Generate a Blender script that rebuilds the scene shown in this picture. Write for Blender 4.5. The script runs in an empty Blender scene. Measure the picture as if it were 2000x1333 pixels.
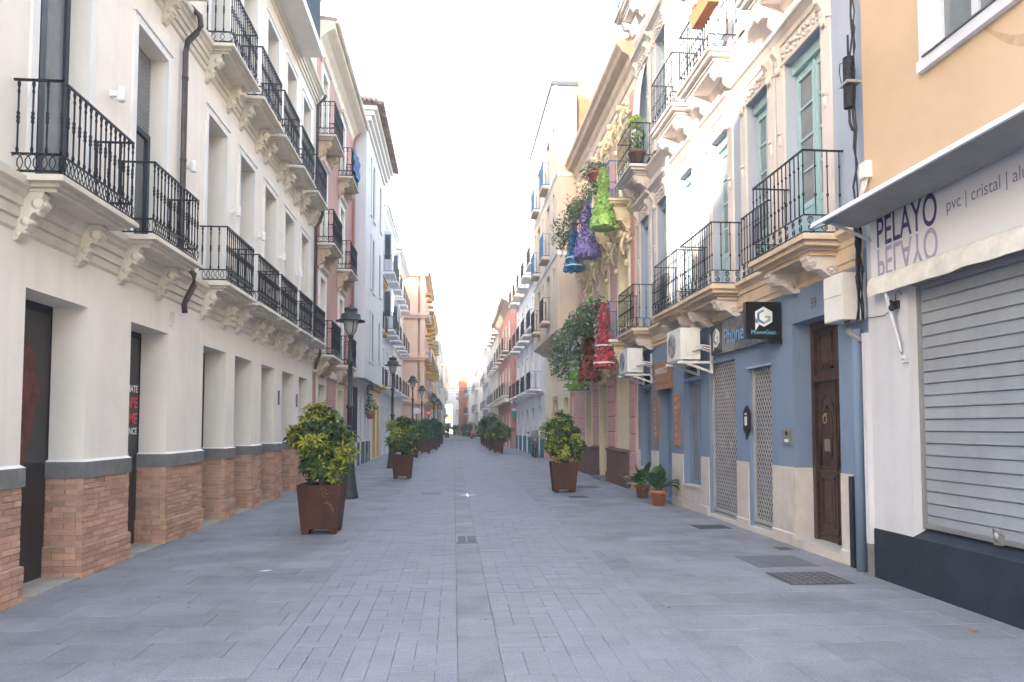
import bpy, math, random
from mathutils import Vector, Matrix

RN = random.Random(11)
S = bpy.context.scene
COL = S.collection

# ------------------------------------------------------------------ camera, sky, sun, exposure
cam = bpy.data.cameras.new("camera")
cam.lens = 25.2
cam.sensor_width = 36
cam.shift_y = 0.0483
cam.clip_end = 3000
cam.clip_start = 0.05
co = bpy.data.objects.new("camera", cam)
COL.objects.link(co)
_yaw, _pit = math.radians(4.655), math.radians(2.9)
_fw = Vector((math.sin(_yaw) * math.cos(_pit), math.cos(_yaw) * math.cos(_pit), math.sin(_pit)))
_rt = Vector((math.cos(_yaw), -math.sin(_yaw), 0))
_up = _rt.cross(_fw)
co.matrix_world = Matrix(((_rt.x, _up.x, -_fw.x, 0), (_rt.y, _up.y, -_fw.y, 0), (_rt.z, _up.z, -_fw.z, 1.6), (0, 0, 0, 1)))
S.camera = co

SUN_EL, SUN_AZ = 11.0, 35.0          # sun low, behind the camera and to its left
sd = Vector((-math.sin(math.radians(SUN_AZ)) * math.cos(math.radians(SUN_EL)),
             -math.cos(math.radians(SUN_AZ)) * math.cos(math.radians(SUN_EL)), math.sin(math.radians(SUN_EL))))
w = bpy.data.worlds.new("World")
S.world = w
w.use_nodes = True
nt = w.node_tree
bg = nt.nodes["Background"]
sky = nt.nodes.new("ShaderNodeTexSky")
sky.sky_type = 'NISHITA'
sky.sun_disc = False
sky.sun_elevation = math.radians(SUN_EL)
sky.sun_rotation = math.radians(180 + SUN_AZ)
sky.air_density = 1.0
sky.dust_density = 2.5
sky.ozone_density = 1.0
hs = nt.nodes.new("ShaderNodeHueSaturation")
hs.inputs['Saturation'].default_value = 1.0
nt.links.new(sky.outputs[0], hs.inputs['Color'])
nt.links.new(hs.outputs[0], bg.inputs['Color'])
bg.inputs['Strength'].default_value = 0.15
sl = bpy.data.lights.new("sun", 'SUN')
sl.energy = 3.4
sl.angle = math.radians(0.53)
sl.color = (1.0, 0.88, 0.73)
so = bpy.data.objects.new("sun", sl)
so.rotation_euler = sd.to_track_quat('Z', 'Y').to_euler()
so.location = (0, -20, 40)
COL.objects.link(so)
S.view_settings.view_transform = 'Standard'
S.view_settings.look = 'None'
S.view_settings.exposure = 3.72
S.view_settings.gamma = 1
S.render.engine = 'CYCLES'
S.cycles.max_bounces = 8
S.cycles.diffuse_bounces = 5

# ------------------------------------------------------------------ materials
MATS = {}


def mat(name, col, rough=0.7, metal=0.0, var=0.06, vs=1.5, bump=0.15, bs=60.0, spec=0.3, stain=0.0, rnd=0.0, col2=None, speck=0.0, streak=0.0, isl=False):
    if name in MATS:
        return MATS[name]
    m = bpy.data.materials.new(name)
    m.use_nodes = True
    n, l = m.node_tree.nodes, m.node_tree.links
    b = n["Principled BSDF"]
    b.inputs['Roughness'].default_value = rough
    b.inputs['Metallic'].default_value = metal
    b.inputs['Specular IOR Level'].default_value = spec
    g = n.new("ShaderNodeNewGeometry")
    c2 = col2 or tuple(max(0, c * (1 - 2.2 * var)) for c in col)
    c1 = tuple(min(1, c * (1 + var)) for c in col)
    no = n.new("ShaderNodeTexNoise")
    no.inputs['Scale'].default_value = vs
    no.inputs['Detail'].default_value = 6
    no.inputs['Roughness'].default_value = 0.65
    l.new(g.outputs['Position'], no.inputs['Vector'])
    mp = n.new("ShaderNodeMapRange")
    mp.inputs['From Min'].default_value = 0.3
    mp.inputs['From Max'].default_value = 0.7
    l.new(no.outputs['Fac'], mp.inputs['Value'])
    mx = n.new("ShaderNodeMix")
    mx.data_type = 'RGBA'
    mx.inputs['A'].default_value = (*c2, 1)
    mx.inputs['B'].default_value = (*c1, 1)
    l.new(mp.outputs[0], mx.inputs['Factor'])
    out = mx.outputs['Result']

    def mult(fac_out, lo):
        nonlocal out
        r = n.new("ShaderNodeMapRange")
        r.inputs['To Min'].default_value = lo
        r.inputs['To Max'].default_value = 1.0
        l.new(fac_out, r.inputs['Value'])
        q = n.new("ShaderNodeMix")
        q.data_type = 'RGBA'
        q.blend_type = 'MULTIPLY'
        q.inputs['Factor'].default_value = 1
        l.new(out, q.inputs['A'])
        l.new(r.outputs[0], q.inputs['B'])
        out = q.outputs['Result']
        return r
    if rnd:
        oi = n.new("ShaderNodeObjectInfo")
        f = oi.outputs['Random']
        if isl:
            ad = n.new("ShaderNodeMath")
            ad.operation = 'ADD'
            l.new(oi.outputs['Random'], ad.inputs[0])
            l.new(g.outputs['Random Per Island'], ad.inputs[1])
            fr = n.new("ShaderNodeMath")
            fr.operation = 'FRACT'
            l.new(ad.outputs[0], fr.inputs[0])
            f = fr.outputs[0]
        mult(f, 1 - rnd)
    if stain:
        s2 = n.new("ShaderNodeTexNoise")
        s2.inputs['Scale'].default_value = 0.9
        s2.inputs['Detail'].default_value = 9
        s2.inputs['Roughness'].default_value = 0.7
        l.new(g.outputs['Position'], s2.inputs['Vector'])
        r = mult(s2.outputs['Fac'], 1 - stain)
        r.inputs['From Min'].default_value = 0.33
        r.inputs['From Max'].default_value = 0.55
    if streak:
        vm = n.new("ShaderNodeVectorMath")
        vm.operation = 'MULTIPLY'
        vm.inputs[1].default_value = (5, 5, 0.35)
        l.new(g.outputs['Position'], vm.inputs[0])
        s3 = n.new("ShaderNodeTexNoise")
        s3.inputs['Scale'].default_value = 1.0
        s3.inputs['Detail'].default_value = 5
        l.new(vm.outputs[0], s3.inputs['Vector'])
        r = mult(s3.outputs['Fac'], 1 - streak)
        r.inputs['From Min'].default_value = 0.3
        r.inputs['From Max'].default_value = 0.5
    if speck:
        s4 = n.new("ShaderNodeTexNoise")
        s4.inputs['Scale'].default_value = 75
        s4.inputs['Detail'].default_value = 5
        l.new(g.outputs['Position'], s4.inputs['Vector'])
        r = mult(s4.outputs['Fac'], 1 - speck)
        r.inputs['From Min'].default_value = 0.35
        r.inputs['From Max'].default_value = 0.6
    l.new(out, b.inputs['Base Color'])
    if bump:
        bn = n.new("ShaderNodeTexNoise")
        bn.inputs['Scale'].default_value = bs
        bn.inputs['Detail'].default_value = 4
        l.new(g.outputs['Position'], bn.inputs['Vector'])
        bp = n.new("ShaderNodeBump")
        bp.inputs['Strength'].default_value = bump
        bp.inputs['Distance'].default_value = 0.01
        l.new(bn.outputs['Fac'], bp.inputs['Height'])
        l.new(bp.outputs[0], b.inputs['Normal'])
    MATS[name] = m
    return m


def leafmat(name):
    if name in MATS:
        return MATS[name]
    m = bpy.data.materials.new(name)
    m.use_nodes = True
    n, l = m.node_tree.nodes, m.node_tree.links
    b = n["Principled BSDF"]
    at = n.new("ShaderNodeAttribute")
    at.attribute_name = "tint"
    l.new(at.outputs['Color'], b.inputs['Base Color'])
    b.inputs['Roughness'].default_value = 0.42
    b.inputs['Specular IOR Level'].default_value = 0.4
    tr = n.new("ShaderNodeBsdfTranslucent")
    l.new(at.outputs['Color'], tr.inputs['Color'])
    ms = n.new("ShaderNodeMixShader")
    ms.inputs[0].default_value = 0.22
    l.new(b.outputs[0], ms.inputs[1])
    l.new(tr.outputs[0], ms.inputs[2])
    l.new(ms.outputs[0], n["Material Output"].inputs['Surface'])
    MATS[name] = m
    return m


M_CREAM = mat("cream_render", (0.85, 0.785, 0.70), 0.85, var=0.02, vs=0.8, bump=0.2, bs=60, stain=0.07, streak=0.05)
M_CSTONE = mat("cream_stone", (0.74, 0.67, 0.56), 0.8, var=0.05, vs=3, bump=0.2, bs=50, stain=0.10, streak=0.08)
M_WTRIM = mat("white_trim", (0.80, 0.775, 0.74), 0.75, var=0.03, vs=2, bump=0.1, streak=0.05)
M_GBAND = mat("grey_stone_band", (0.20, 0.195, 0.19), 0.75, var=0.12, vs=5, bump=0.2, stain=0.15)
M_MORTAR = mat("mortar", (0.56, 0.43, 0.36), 0.95, var=0.1, vs=8, bump=0.3)
M_BRICK = mat("brick", (0.62, 0.365, 0.255), 0.9, var=0.10, vs=14, bump=0.5, bs=120, rnd=0.34, isl=True, col2=(0.52, 0.29, 0.20))
M_IRON = mat("black_iron", (0.018, 0.019, 0.026), 0.45, 0.3, var=0.1, bump=0)
M_BIRON = mat("blue_iron", (0.04, 0.15, 0.36), 0.5, 0.1, var=0.1, bump=0)
M_DFRAME = mat("dark_frame", (0.05, 0.06, 0.075), 0.4, 0.2, var=0.05, bump=0)
M_GLASS = mat("window_glass", (0.05, 0.06, 0.07), 0.04, 0, var=0.3, vs=1.2, bump=0.02, bs=3, spec=0.9)
M_CURT = mat("curtained_glass", (0.20, 0.22, 0.235), 0.06, 0, var=0.15, vs=2, bump=0.02, bs=3, spec=0.8)
M_ROLL = mat("roller_grey", (0.30, 0.30, 0.31), 0.5, 0.2, var=0.06, bump=0)
M_PRINT = mat("black_print", (0.028, 0.024, 0.025), 0.35, var=0.25, vs=2, bump=0.02, bs=4, spec=0.5)
M_REDP = mat("red_print", (0.17, 0.03, 0.03), 0.4, var=0.4, vs=5, bump=0)
M_TXTW = mat("white_print", (0.8, 0.8, 0.8), 0.5, var=0.02, bump=0)
M_TXTR = mat("bright_red_print", (0.72, 0.08, 0.07), 0.5, var=0.02, bump=0)
M_WHITE = mat("white_paint", (0.555, 0.565, 0.61), 0.7, var=0.02, vs=1.2, bump=0.15, bs=70, stain=0.07, streak=0.07)
M_PIPE = mat("brown_pipe", (0.10, 0.085, 0.08), 0.4, 0.3, var=0.15, vs=5, bump=0.05)
M_PAVE = mat("grey_granite_slab", (0.305, 0.308, 0.35), 0.72, var=0.08, vs=1.3, bump=0.25, bs=180, rnd=0.15, isl=True, col2=(0.245, 0.24, 0.262), stain=0.28, speck=0.30)
M_PAVER = mat("grey_paver", (0.295, 0.296, 0.34), 0.72, var=0.05, vs=2.5, bump=0.25, bs=180, rnd=0.07, isl=True, stain=0.10, speck=0.30)
M_JOINT = mat("paving_joint", (0.075, 0.077, 0.085), 0.95, var=0.2, vs=10, bump=0.3)
M_GROUND = mat("ground_asphalt", (0.22, 0.22, 0.23), 0.9, var=0.1, vs=0.3, bump=0.2)
M_RUST = mat("corten_steel", (0.098, 0.038, 0.023), 0.75, 0.1, var=0.16, vs=5, bump=0.2, bs=70, stain=0.2, streak=0.2)
M_SOIL = mat("soil", (0.05, 0.035, 0.025), 0.95, var=0.3, vs=20, bump=0.8)
M_BARK = mat("bark", (0.11, 0.08, 0.055), 0.9, var=0.25, vs=25, bump=0.5)
M_LEAF = leafmat("leaf")
M_LAMP = mat("lamp_iron", (0.055, 0.057, 0.062), 0.55, 0.3, var=0.15, vs=6, bump=0.1)
M_LGLASS = mat("lamp_glass", (0.42, 0.42, 0.40), 0.25, var=0.05, bump=0, spec=0.6)
M_ORANGE = mat("orange_render", (0.51, 0.37, 0.25), 0.85, var=0.025, vs=0.9, bump=0.1, bs=90, stain=0.04)
M_NAVY = mat("navy_paint", (0.019, 0.027, 0.046), 0.6, var=0.2, vs=3, bump=0.05, stain=0.15)
M_SHUT = mat("shutter_metal", (0.315, 0.34, 0.38), 0.5, 0.15, var=0.06, vs=2, bump=0.05, bs=20, streak=0.08, stain=0.08)
M_SIGNW = mat("sign_white", (0.68, 0.68, 0.71), 0.4, var=0.01, bump=0.02)
M_THRESH = mat("worn_threshold", (0.42, 0.375, 0.33), 0.85, var=0.1, vs=6, bump=0.3, stain=0.25)
M_CANV = mat("canvas", (0.72, 0.70, 0.67), 0.9, var=0.1, vs=6, bump=0.2, stain=0.12)
M_CANVG = mat("canvas_grey", (0.26, 0.265, 0.28), 0.9, var=0.08, vs=4, bump=0.2)
M_BLUE = mat("blue_grey_render", (0.17, 0.235, 0.35), 0.85, var=0.035, vs=1.0, bump=0.12, bs=80, stain=0.07, streak=0.05)
M_PALEB = mat("pale_blue_render", (0.335, 0.38, 0.47), 0.85, var=0.03, vs=1.0, bump=0.12, bs=80, stain=0.05, streak=0.05)
M_PTRIM = mat("pale_pink_stone", (0.60, 0.54, 0.51), 0.8, var=0.04, vs=3, bump=0.15, streak=0.06)
M_SAND = mat("sand_stone", (0.60, 0.47, 0.35), 0.8, var=0.07, vs=3, bump=0.2, streak=0.12, stain=0.1)
M_MARBLE = mat("cream_marble", (0.60, 0.55, 0.51), 0.4, var=0.07, vs=4, bump=0.03, stain=0.1, streak=0.08)
M_TEAL = mat("teal_wood", (0.31, 0.46, 0.50), 0.55, var=0.03, vs=3, bump=0.05)
M_DWOOD = mat("dark_wood", (0.062, 0.029, 0.023), 0.42, var=0.3, vs=9, bump=0.1, spec=0.5, streak=0.3)
M_OWOOD = mat("orange_wood", (0.36, 0.17, 0.10), 0.6, var=0.2, vs=10, bump=0.1, streak=0.2)
M_BRASS = mat("brass", (0.6, 0.47, 0.25), 0.3, 0.9, var=0.1, bump=0)
M_STEEL = mat("steel", (0.32, 0.32, 0.32), 0.45, 0.6, var=0.06, bump=0)
M_BLACK = mat("black_gloss", (0.008, 0.009, 0.012), 0.3, var=0.1, bump=0, spec=0.5)
M_GATE = mat("gate_grey", (0.42, 0.42, 0.43), 0.5, 0.2, var=0.08, bump=0)
M_GATEB = mat("reflection_grey_glass", (0.20, 0.20, 0.21), 0.2, var=0.3, vs=2.5, bump=0, spec=0.6)  # lighter grey stands for reflections in the glass behind the gates
M_SCREEN = mat("smoked_panel", (0.085, 0.09, 0.10), 0.12, var=0.4, vs=1.5, bump=0, spec=0.7)
M_CYAN = mat("cyan_print", (0.16, 0.45, 0.68), 0.4, var=0.02, bump=0)
M_LBLUE = mat("light_blue_print", (0.15, 0.30, 0.52), 0.4, var=0.02, bump=0)
M_DBLUE = mat("deep_blue_print", (0.06, 0.19, 0.36), 0.4, var=0.02, bump=0)
M_GREENP = mat("grey_green_print", (0.30, 0.42, 0.44), 0.4, var=0.02, bump=0)
M_LETTER = mat("indigo_print", (0.055, 0.045, 0.17), 0.4, var=0.02, bump=0)
M_LETTERF = mat("pale_lilac_print", (0.36, 0.35, 0.48), 0.4, var=0.1, vs=6, bump=0)
M_GREYTX = mat("grey_print", (0.20, 0.20, 0.26), 0.4, var=0.02, bump=0)
M_AC = mat("white_plastic", (0.70, 0.69, 0.66), 0.5, var=0.05, vs=4, bump=0.02, stain=0.08)
M_DARK = mat("dark_interior", (0.03, 0.03, 0.035), 0.9, var=0.2, bump=0)
M_CABLE = mat("cable_black", (0.02, 0.022, 0.028), 0.55, var=0.1, bump=0)
M_TERRA = mat("terracotta", (0.45, 0.16, 0.075), 0.8, var=0.12, vs=10, bump=0.2)
M_PINK = mat("rose_render", (0.58, 0.345, 0.315), 0.85, var=0.05, vs=1.5, bump=0.15, stain=0.08)
M_PINK2 = mat("coral_render", (0.54, 0.30, 0.26), 0.85, var=0.06, vs=1.0, bump=0.15, stain=0.1, streak=0.06)
M_BUTTER = mat("butter_stone", (0.76, 0.66, 0.45), 0.8, var=0.05, vs=2.5, bump=0.2, streak=0.1)
M_BROWN = mat("brown_base", (0.16, 0.085, 0.07), 0.8, var=0.12, vs=3, bump=0.2, stain=0.15)
M_TAN = mat("tan_render", (0.66, 0.545, 0.43), 0.85, var=0.04, vs=1.0, bump=0.12, streak=0.10, stain=0.06)
M_GWHITE = mat("grey_white_render", (0.66, 0.655, 0.665), 0.85, var=0.02, vs=0.8, bump=0.1, streak=0.04)
M_CHAR = mat("charcoal_base", (0.10, 0.105, 0.125), 0.7, var=0.06, vs=2, bump=0.1)
M_TILE = mat("roof_tile", (0.44, 0.32, 0.27), 0.85, var=0.25, vs=6, bump=0.3, rnd=0.3, isl=True)
M_YEL = mat("yellow_render", (0.70, 0.60, 0.42), 0.85, var=0.04, vs=1, bump=0.1)
M_PEACH = mat("peach_render", (0.70, 0.49, 0.37), 0.85, var=0.03, vs=1, bump=0.1, streak=0.05)
M_OCHRE = mat("ochre", (0.68, 0.40, 0.11), 0.85, var=0.05, bump=0.1)
M_CORAL = mat("red_coral_render", (0.50, 0.24, 0.215), 0.85, var=0.05, bump=0.1)
M_TOWER = mat("tower_brick", (0.10, 0.075, 0.052), 0.9, var=0.08, vs=.1)
M_BRICKO = mat("orange_brick", (0.50, 0.22, 0.12), 0.9, var=0.12, vs=4, bump=0.2)
M_TEALB = mat("teal_base", (0.06, 0.20, 0.25), 0.7, var=0.1, bump=0.1)
M_CARR = mat("red_car_paint", (0.42, 0.02, 0.025), 0.25, 0.1, var=0.03, bump=0, spec=0.6)
M_RUB = mat("rubber", (0.02, 0.02, 0.02), 0.85, var=0.1, bump=0)

# ------------------------------------------------------------------ mesh builder
ORG = {}


class MB:
    """collects geometry in a frame (a along street, b outward, c up) or plain xyz (F=None)"""

    def __init__(s, F=None):
        s.F = F
        s.v = []
        s.f = []
        s.m = []
        s.sm = []
        s.t = None

    def P(s, a, b, c):
        if s.F is None:
            return (a, b, c)
        return (s.F[0] + s.F[1] * b, a, c)

    def add(s, pts, faces, m=0, sm=False):
        o = len(s.v)
        s.v += [s.P(*p) for p in pts]
        s.f += [tuple(i + o for i in f) for f in faces]
        s.m += [m] * len(faces)
        s.sm += [sm] * len(faces)

    def quad(s, p, m=0):
        s.add(p, [tuple(range(len(p)))], m)

    def box(s, a0, a1, b0, b1, c0, c1, m=0):
        s.add([(a0, b0, c0), (a1, b0, c0), (a1, b1, c0), (a0, b1, c0), (a0, b0, c1), (a1, b0, c1), (a1, b1, c1), (a0, b1, c1)],
              [(0, 3, 2, 1), (4, 5, 6, 7), (0, 1, 5, 4), (1, 2, 6, 5), (2, 3, 7, 6), (3, 0, 4, 7)], m)

    def prism(s, poly, a0, a1, m=0):      # poly in (b,c), along a
        n = len(poly)
        s.add([(a0, b, c) for b, c in poly] + [(a1, b, c) for b, c in poly],
              [tuple(range(n))[::-1], tuple(range(n, 2 * n))] + [(i, (i + 1) % n, n + (i + 1) % n, n + i) for i in range(n)], m)

    def prismc(s, poly, c0, c1, m=0):     # poly in (a,b), along c
        n = len(poly)
        s.add([(a, b, c0) for a, b in poly] + [(a, b, c1) for a, b in poly],
              [tuple(range(n))[::-1], tuple(range(n, 2 * n))] + [(i, (i + 1) % n, n + (i + 1) % n, n + i) for i in range(n)], m)

    def prismb(s, poly, b0, b1, m=0):     # poly in (a,c), along b
        n = len(poly)
        s.add([(a, b0, c) for a, c in poly] + [(a, b1, c) for a, c in poly],
              [tuple(range(n))[::-1], tuple(range(n, 2 * n))] + [(i, (i + 1) % n, n + (i + 1) % n, n + i) for i in range(n)], m)

    def frust(s, ca, cb, rings, m=0):     # square rings (half a, half b, c)
        pts, fs = [], []
        for ha, hb, c in rings:
            pts += [(ca - ha, cb - hb, c), (ca + ha, cb - hb, c), (ca + ha, cb + hb, c), (ca - ha, cb + hb, c)]
        k = len(rings)
        for r in range(k - 1):
            for i in range(4):
                fs.append((r * 4 + i, r * 4 + (i + 1) % 4, r * 4 + 4 + (i + 1) % 4, r * 4 + 4 + i))
        fs += [(3, 2, 1, 0), tuple((k - 1) * 4 + i for i in range(4))]
        s.add(pts, fs, m)

    def tube(s, pts, r, n=6, m=0, closed=False, sm=True):
        P = [Vector(p) for p in pts]
        k = len(P)
        vs, fs = [], []
        up = Vector((0.123, 0.077, 1)).normalized()
        for i in range(k):
            if closed:
                d = P[(i + 1) % k] - P[i - 1]
            else:
                d = P[min(i + 1, k - 1)] - P[max(i - 1, 0)]
            d.normalize()
            x = d.cross(up)
            if x.length < 0.15:
                x = d.cross(Vector((1, 0.1, 0)))
            x.normalize()
            y = x.cross(d)
            rr = r[i] if isinstance(r, (list, tuple)) else r
            for j in range(n):
                t = 2 * math.pi * j / n
                vs.append(tuple(P[i] + x * (rr * math.cos(t)) + y * (rr * math.sin(t))))
        for i in range(k if closed else k - 1):
            i2 = (i + 1) % k
            for j in range(n):
                j2 = (j + 1) % n
                fs.append((i * n + j, i * n + j2, i2 * n + j2, i2 * n + j))
        if not closed:
            fs += [tuple(range(n))[::-1], tuple((k - 1) * n + j for j in range(n))]
        s.add(vs, fs, m, sm)

    def lathe(s, prof, ca=0, cb=0, n=12, m=0, sm=True, squash=(1, 1), wob=None):
        vs, fs = [], []
        for r, c in prof:
            for j in range(n):
                t = 2 * math.pi * j / n
                q = r * (1 + (wob(t, c) if wob else 0))
                vs.append((ca + q * math.cos(t) * squash[0], cb + q * math.sin(t) * squash[1], c))
        k = len(prof)
        for i in range(k - 1):
            for j in range(n):
                j2 = (j + 1) % n
                fs.append((i * n + j, i * n + j2, i * n + n + j2, i * n + n + j))
        fs += [tuple(range(n))[::-1], tuple((k - 1) * n + j for j in range(n))]
        s.add(vs, fs, m, sm)

    def ball(s, c, r, m=0, n=8, k=5):
        if not isinstance(r, (tuple, list)):
            r = (r, r, r)
        vs, fs = [], []
        for i in range(k + 1):
            ph = math.pi * i / k
            for j in range(n):
                t = 2 * math.pi * j / n
                vs.append((c[0] + r[0] * math.sin(ph) * math.cos(t), c[1] + r[1] * math.sin(ph) * math.sin(t), c[2] + r[2] * math.cos(ph)))
        for i in range(k):
            for j in range(n):
                fs.append((i * n + j, i * n + (j + 1) % n, i * n + n + (j + 1) % n, i * n + n + j))
        s.add(vs, fs, m, True)

    def disc(s, ca, cc, r, b0, b1, n=14, m=0):   # short cylinder with axis b
        s.prismb([(ca + r * math.cos(2 * math.pi * i / n), cc + r * math.sin(2 * math.pi * i / n)) for i in range(n)], b0, b1, m)

    def mesh(s, name, mats, org=(0, 0, 0)):
        me = bpy.data.meshes.new(name)
        ox, oy, oz = org
        me.from_pydata([(x - ox, y - oy, z - oz) for x, y, z in s.v], [], s.f)
        if not isinstance(mats, (list, tuple)):
            mats = [mats]
        for q in mats:
            me.materials.append(q)
        if len(mats) > 1:
            me.polygons.foreach_set("material_index", s.m)
        me.polygons.foreach_set("use_smooth", s.sm)
        if s.t:
            at = me.color_attributes.new("tint", 'FLOAT_COLOR', 'POINT')
            at.data.foreach_set("color", s.t)
        me.update()
        return me

    def build(s, name, mats, par=None, org=None, kind=None):
        o = org if org is not None else (ORG[par.name] if par else (0, 0, 0))
        ob = bpy.data.objects.new(name, s.mesh(name, mats, o))
        COL.objects.link(ob)
        if par:
            ob.parent = par
        else:
            ob.location = o
        ORG[ob.name] = o
        if kind:
            ob['kind'] = kind
        return ob


def tag(o, label, cat, group=None):
    o['label'] = label
    o['category'] = cat
    if group:
        o['group'] = group
    return o


def thing(name, label, cat, loc, group=None):
    o = bpy.data.objects.new(name, None)
    o.empty_display_size = 0.2
    COL.objects.link(o)
    o.location = loc
    ORG[o.name] = tuple(loc)
    return tag(o, label, cat, group)


def inst(name, me, par, loc, rot=(0, 0, 0), sc=(1, 1, 1)):
    o = bpy.data.objects.new(name, me)
    COL.objects.link(o)
    o.parent = par
    g = ORG[par.name]
    o.location = (loc[0] - g[0], loc[1] - g[1], loc[2] - g[2])
    o.rotation_euler = rot
    o.scale = sc
    ORG[o.name] = g
    return o


UNIT = {}


def ibox(name, par, F, a0, a1, b0, b1, c0, c1, m, rot=(0, 0, 0)):
    if m.name not in UNIT:
        q = MB()
        q.box(-.5, .5, -.5, .5, -.5, .5)
        UNIT[m.name] = q.mesh("unit_" + m.name, m)
    p0, p1 = MB(F).P(a0, b0, c0), MB(F).P(a1, b1, c1)
    return inst(name, UNIT[m.name], par, [(p0[i] + p1[i]) / 2 for i in range(3)], rot, [abs(p1[i] - p0[i]) for i in range(3)])


TXC = {}


def text(s, size, origin, xd, par, m, name="lettering", sx=1.0, depth=0.003, bold=0.0, flip=False, align='LEFT', yd=(0, 0, 1)):
    """flat lettering standing on a surface: xd reading direction"""
    cu = bpy.data.curves.new("t", 'FONT')
    cu.body = s
    cu.size = size
    cu.extrude = 0
    cu.offset = bold
    cu.align_x = align
    cu.resolution_u = 4
    ob = bpy.data.objects.new("t", cu)
    me = bpy.data.meshes.new_from_object(ob)
    bpy.data.objects.remove(ob)
    bpy.data.curves.remove(cu)
    X, Y = Vector(xd), Vector(yd)
    N = X.cross(Y)
    g = ORG[par.name]
    o = Vector(origin) - Vector(g)
    for v in me.vertices:
        y = -v.co.y if flip else v.co.y
        v.co = o + X * (v.co.x * sx) + Y * y + N * depth
    me.materials.clear()
    me.materials.append(m)
    t = bpy.data.objects.new(name, me)
    COL.objects.link(t)
    t.parent = par
    ORG[t.name] = g
    return t


def facade(mb, u0, u1, z0, z1, holes, d=0.4, w=0.0, m=0, mr=None):
    us = sorted({u0, u1} | {h[0] for h in holes} | {h[1] for h in holes})
    us = [u for u in us if u0 <= u <= u1]
    mr = m if mr is None else mr
    for i in range(len(us) - 1):
        a, b = us[i], us[i + 1]
        mid = (a + b) / 2
        hs_ = sorted([h for h in holes if h[0] < mid < h[1]], key=lambda h: h[2])
        z = z0
        for h in hs_:
            if h[2] > z + 1e-4:
                mb.quad([(a, w, z), (b, w, z), (b, w, h[2]), (a, w, h[2])], m)
            z = h[3]
        if z < z1 - 1e-4:
            mb.quad([(a, w, z), (b, w, z), (b, w, z1), (a, w, z1)], m)
    for h in holes:
        a, b, c, e = h[:4]
        k = w - (h[4] if len(h) > 4 else d)
        mb.quad([(a, w, c), (a, k, c), (a, k, e), (a, w, e)], mr)
        mb.quad([(b, w, c), (b, k, c), (b, k, e), (b, w, e)], mr)
        mb.quad([(a, w, e), (a, k, e), (b, k, e), (b, w, e)], mr)
        mb.quad([(a, w, c), (a, k, c), (b, k, c), (b, w, c)], mr)


def shell(mb, u0, u1, z0, z1, depth, d=0.5, w=0.0, m=0):
    """solid body behind a facade sheet"""
    mb.box(u0, u1, -depth, w - d - 0.02, z0, z1, m)
    for u in (u0, u1):
        mb.quad([(u, w - d - 0.02, z0), (u, w, z0), (u, w, z1), (u, w - d - 0.02, z1)], m)
    mb.quad([(u0, w - d - 0.02, z1), (u1, w - d - 0.02, z1), (u1, w, z1), (u0, w, z1)], m)


def window(F, par, u0, u1, z0, z1, w, mf, mp, nx=2, nz=1, fr=0.06, bar=0.03, name="window", multi=False, d=0.06):
    mb = MB(F)
    mb.box(u0, u0 + fr, w - d, w, z0, z1)
    mb.box(u1 - fr, u1, w - d, w, z0, z1)
    mb.box(u0 + fr, u1 - fr, w - d, w, z1 - fr, z1)
    mb.box(u0 + fr, u1 - fr, w - d, w, z0, z0 + fr)
    iw, ih = (u1 - u0 - 2 * fr), (z1 - z0 - 2 * fr)
    for i in range(1, nx):
        c = u0 + fr + iw * i / nx
        mb.box(c - bar, c + bar, w - d + .005, w - 0.004, z0 + fr, z1 - fr)
    for j in range(1, nz):
        c = z0 + fr + ih * j / nz
        for i in range(nx):
            a = u0 + fr + iw * i / nx + (bar if i else 0)
            b = u0 + fr + iw * (i + 1) / nx - (bar if i < nx - 1 else 0)
            mb.box(a, b, w - d + .005, w - 0.008, c - bar * .7, c + bar * .7)
    f = mb.build(name, mf, par)
    if multi:
        for i in range(nx):
            for j in range(nz):
                ibox("pane", f, F, u0 + fr + iw * i / nx, u0 + fr + iw * (i + 1) / nx, w - d * .7, w - d * .5,
                     z0 + fr + ih * j / nz, z0 + fr + ih * (j + 1) / nz, mp)
    else:
        ibox("pane", f, F, u0 + fr, u1 - fr, w - d * .7, w - d * .5, z0 + fr, z1 - fr, mp)
    return f


# ------------------------------------------------------------------ balcony kit
MESH = {}


def lathe_mesh(key, prof, m, n=6):
    if key not in MESH:
        q = MB()
        q.lathe(prof, n=n)
        MESH[key] = q.mesh(key, m)
    return MESH[key]


def baluster_mesh(kind, h, m):
    key = "baluster_%s_%s_%.2f" % (kind, m.name, h)
    if kind == 'knob':
        pr = [(.011, 0), (.016, .03), (.009, .06), (.009, h * .40), (.017, h * .43), (.012, h * .455), (.018, h * .49), (.012, h * .52), (.017, h * .55), (.009, h * .58), (.009, h - .12), (.014, h - .10), (.009, h - .07), (.017, h - .03), (.011, h)]
    elif kind == 'thin':
        pr = [(.008, 0), (.008, h * .28), (.017, h * .30), (.017, h * .325), (.008, h * .345), (.008, h * .74), (.017, h * .76), (.008, h * .79), (.008, h)]
    else:
        pr = [(.008, 0), (.008, h)]
    return lathe_mesh(key, pr, m, 6 if kind != 'bar' else 5)


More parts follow.
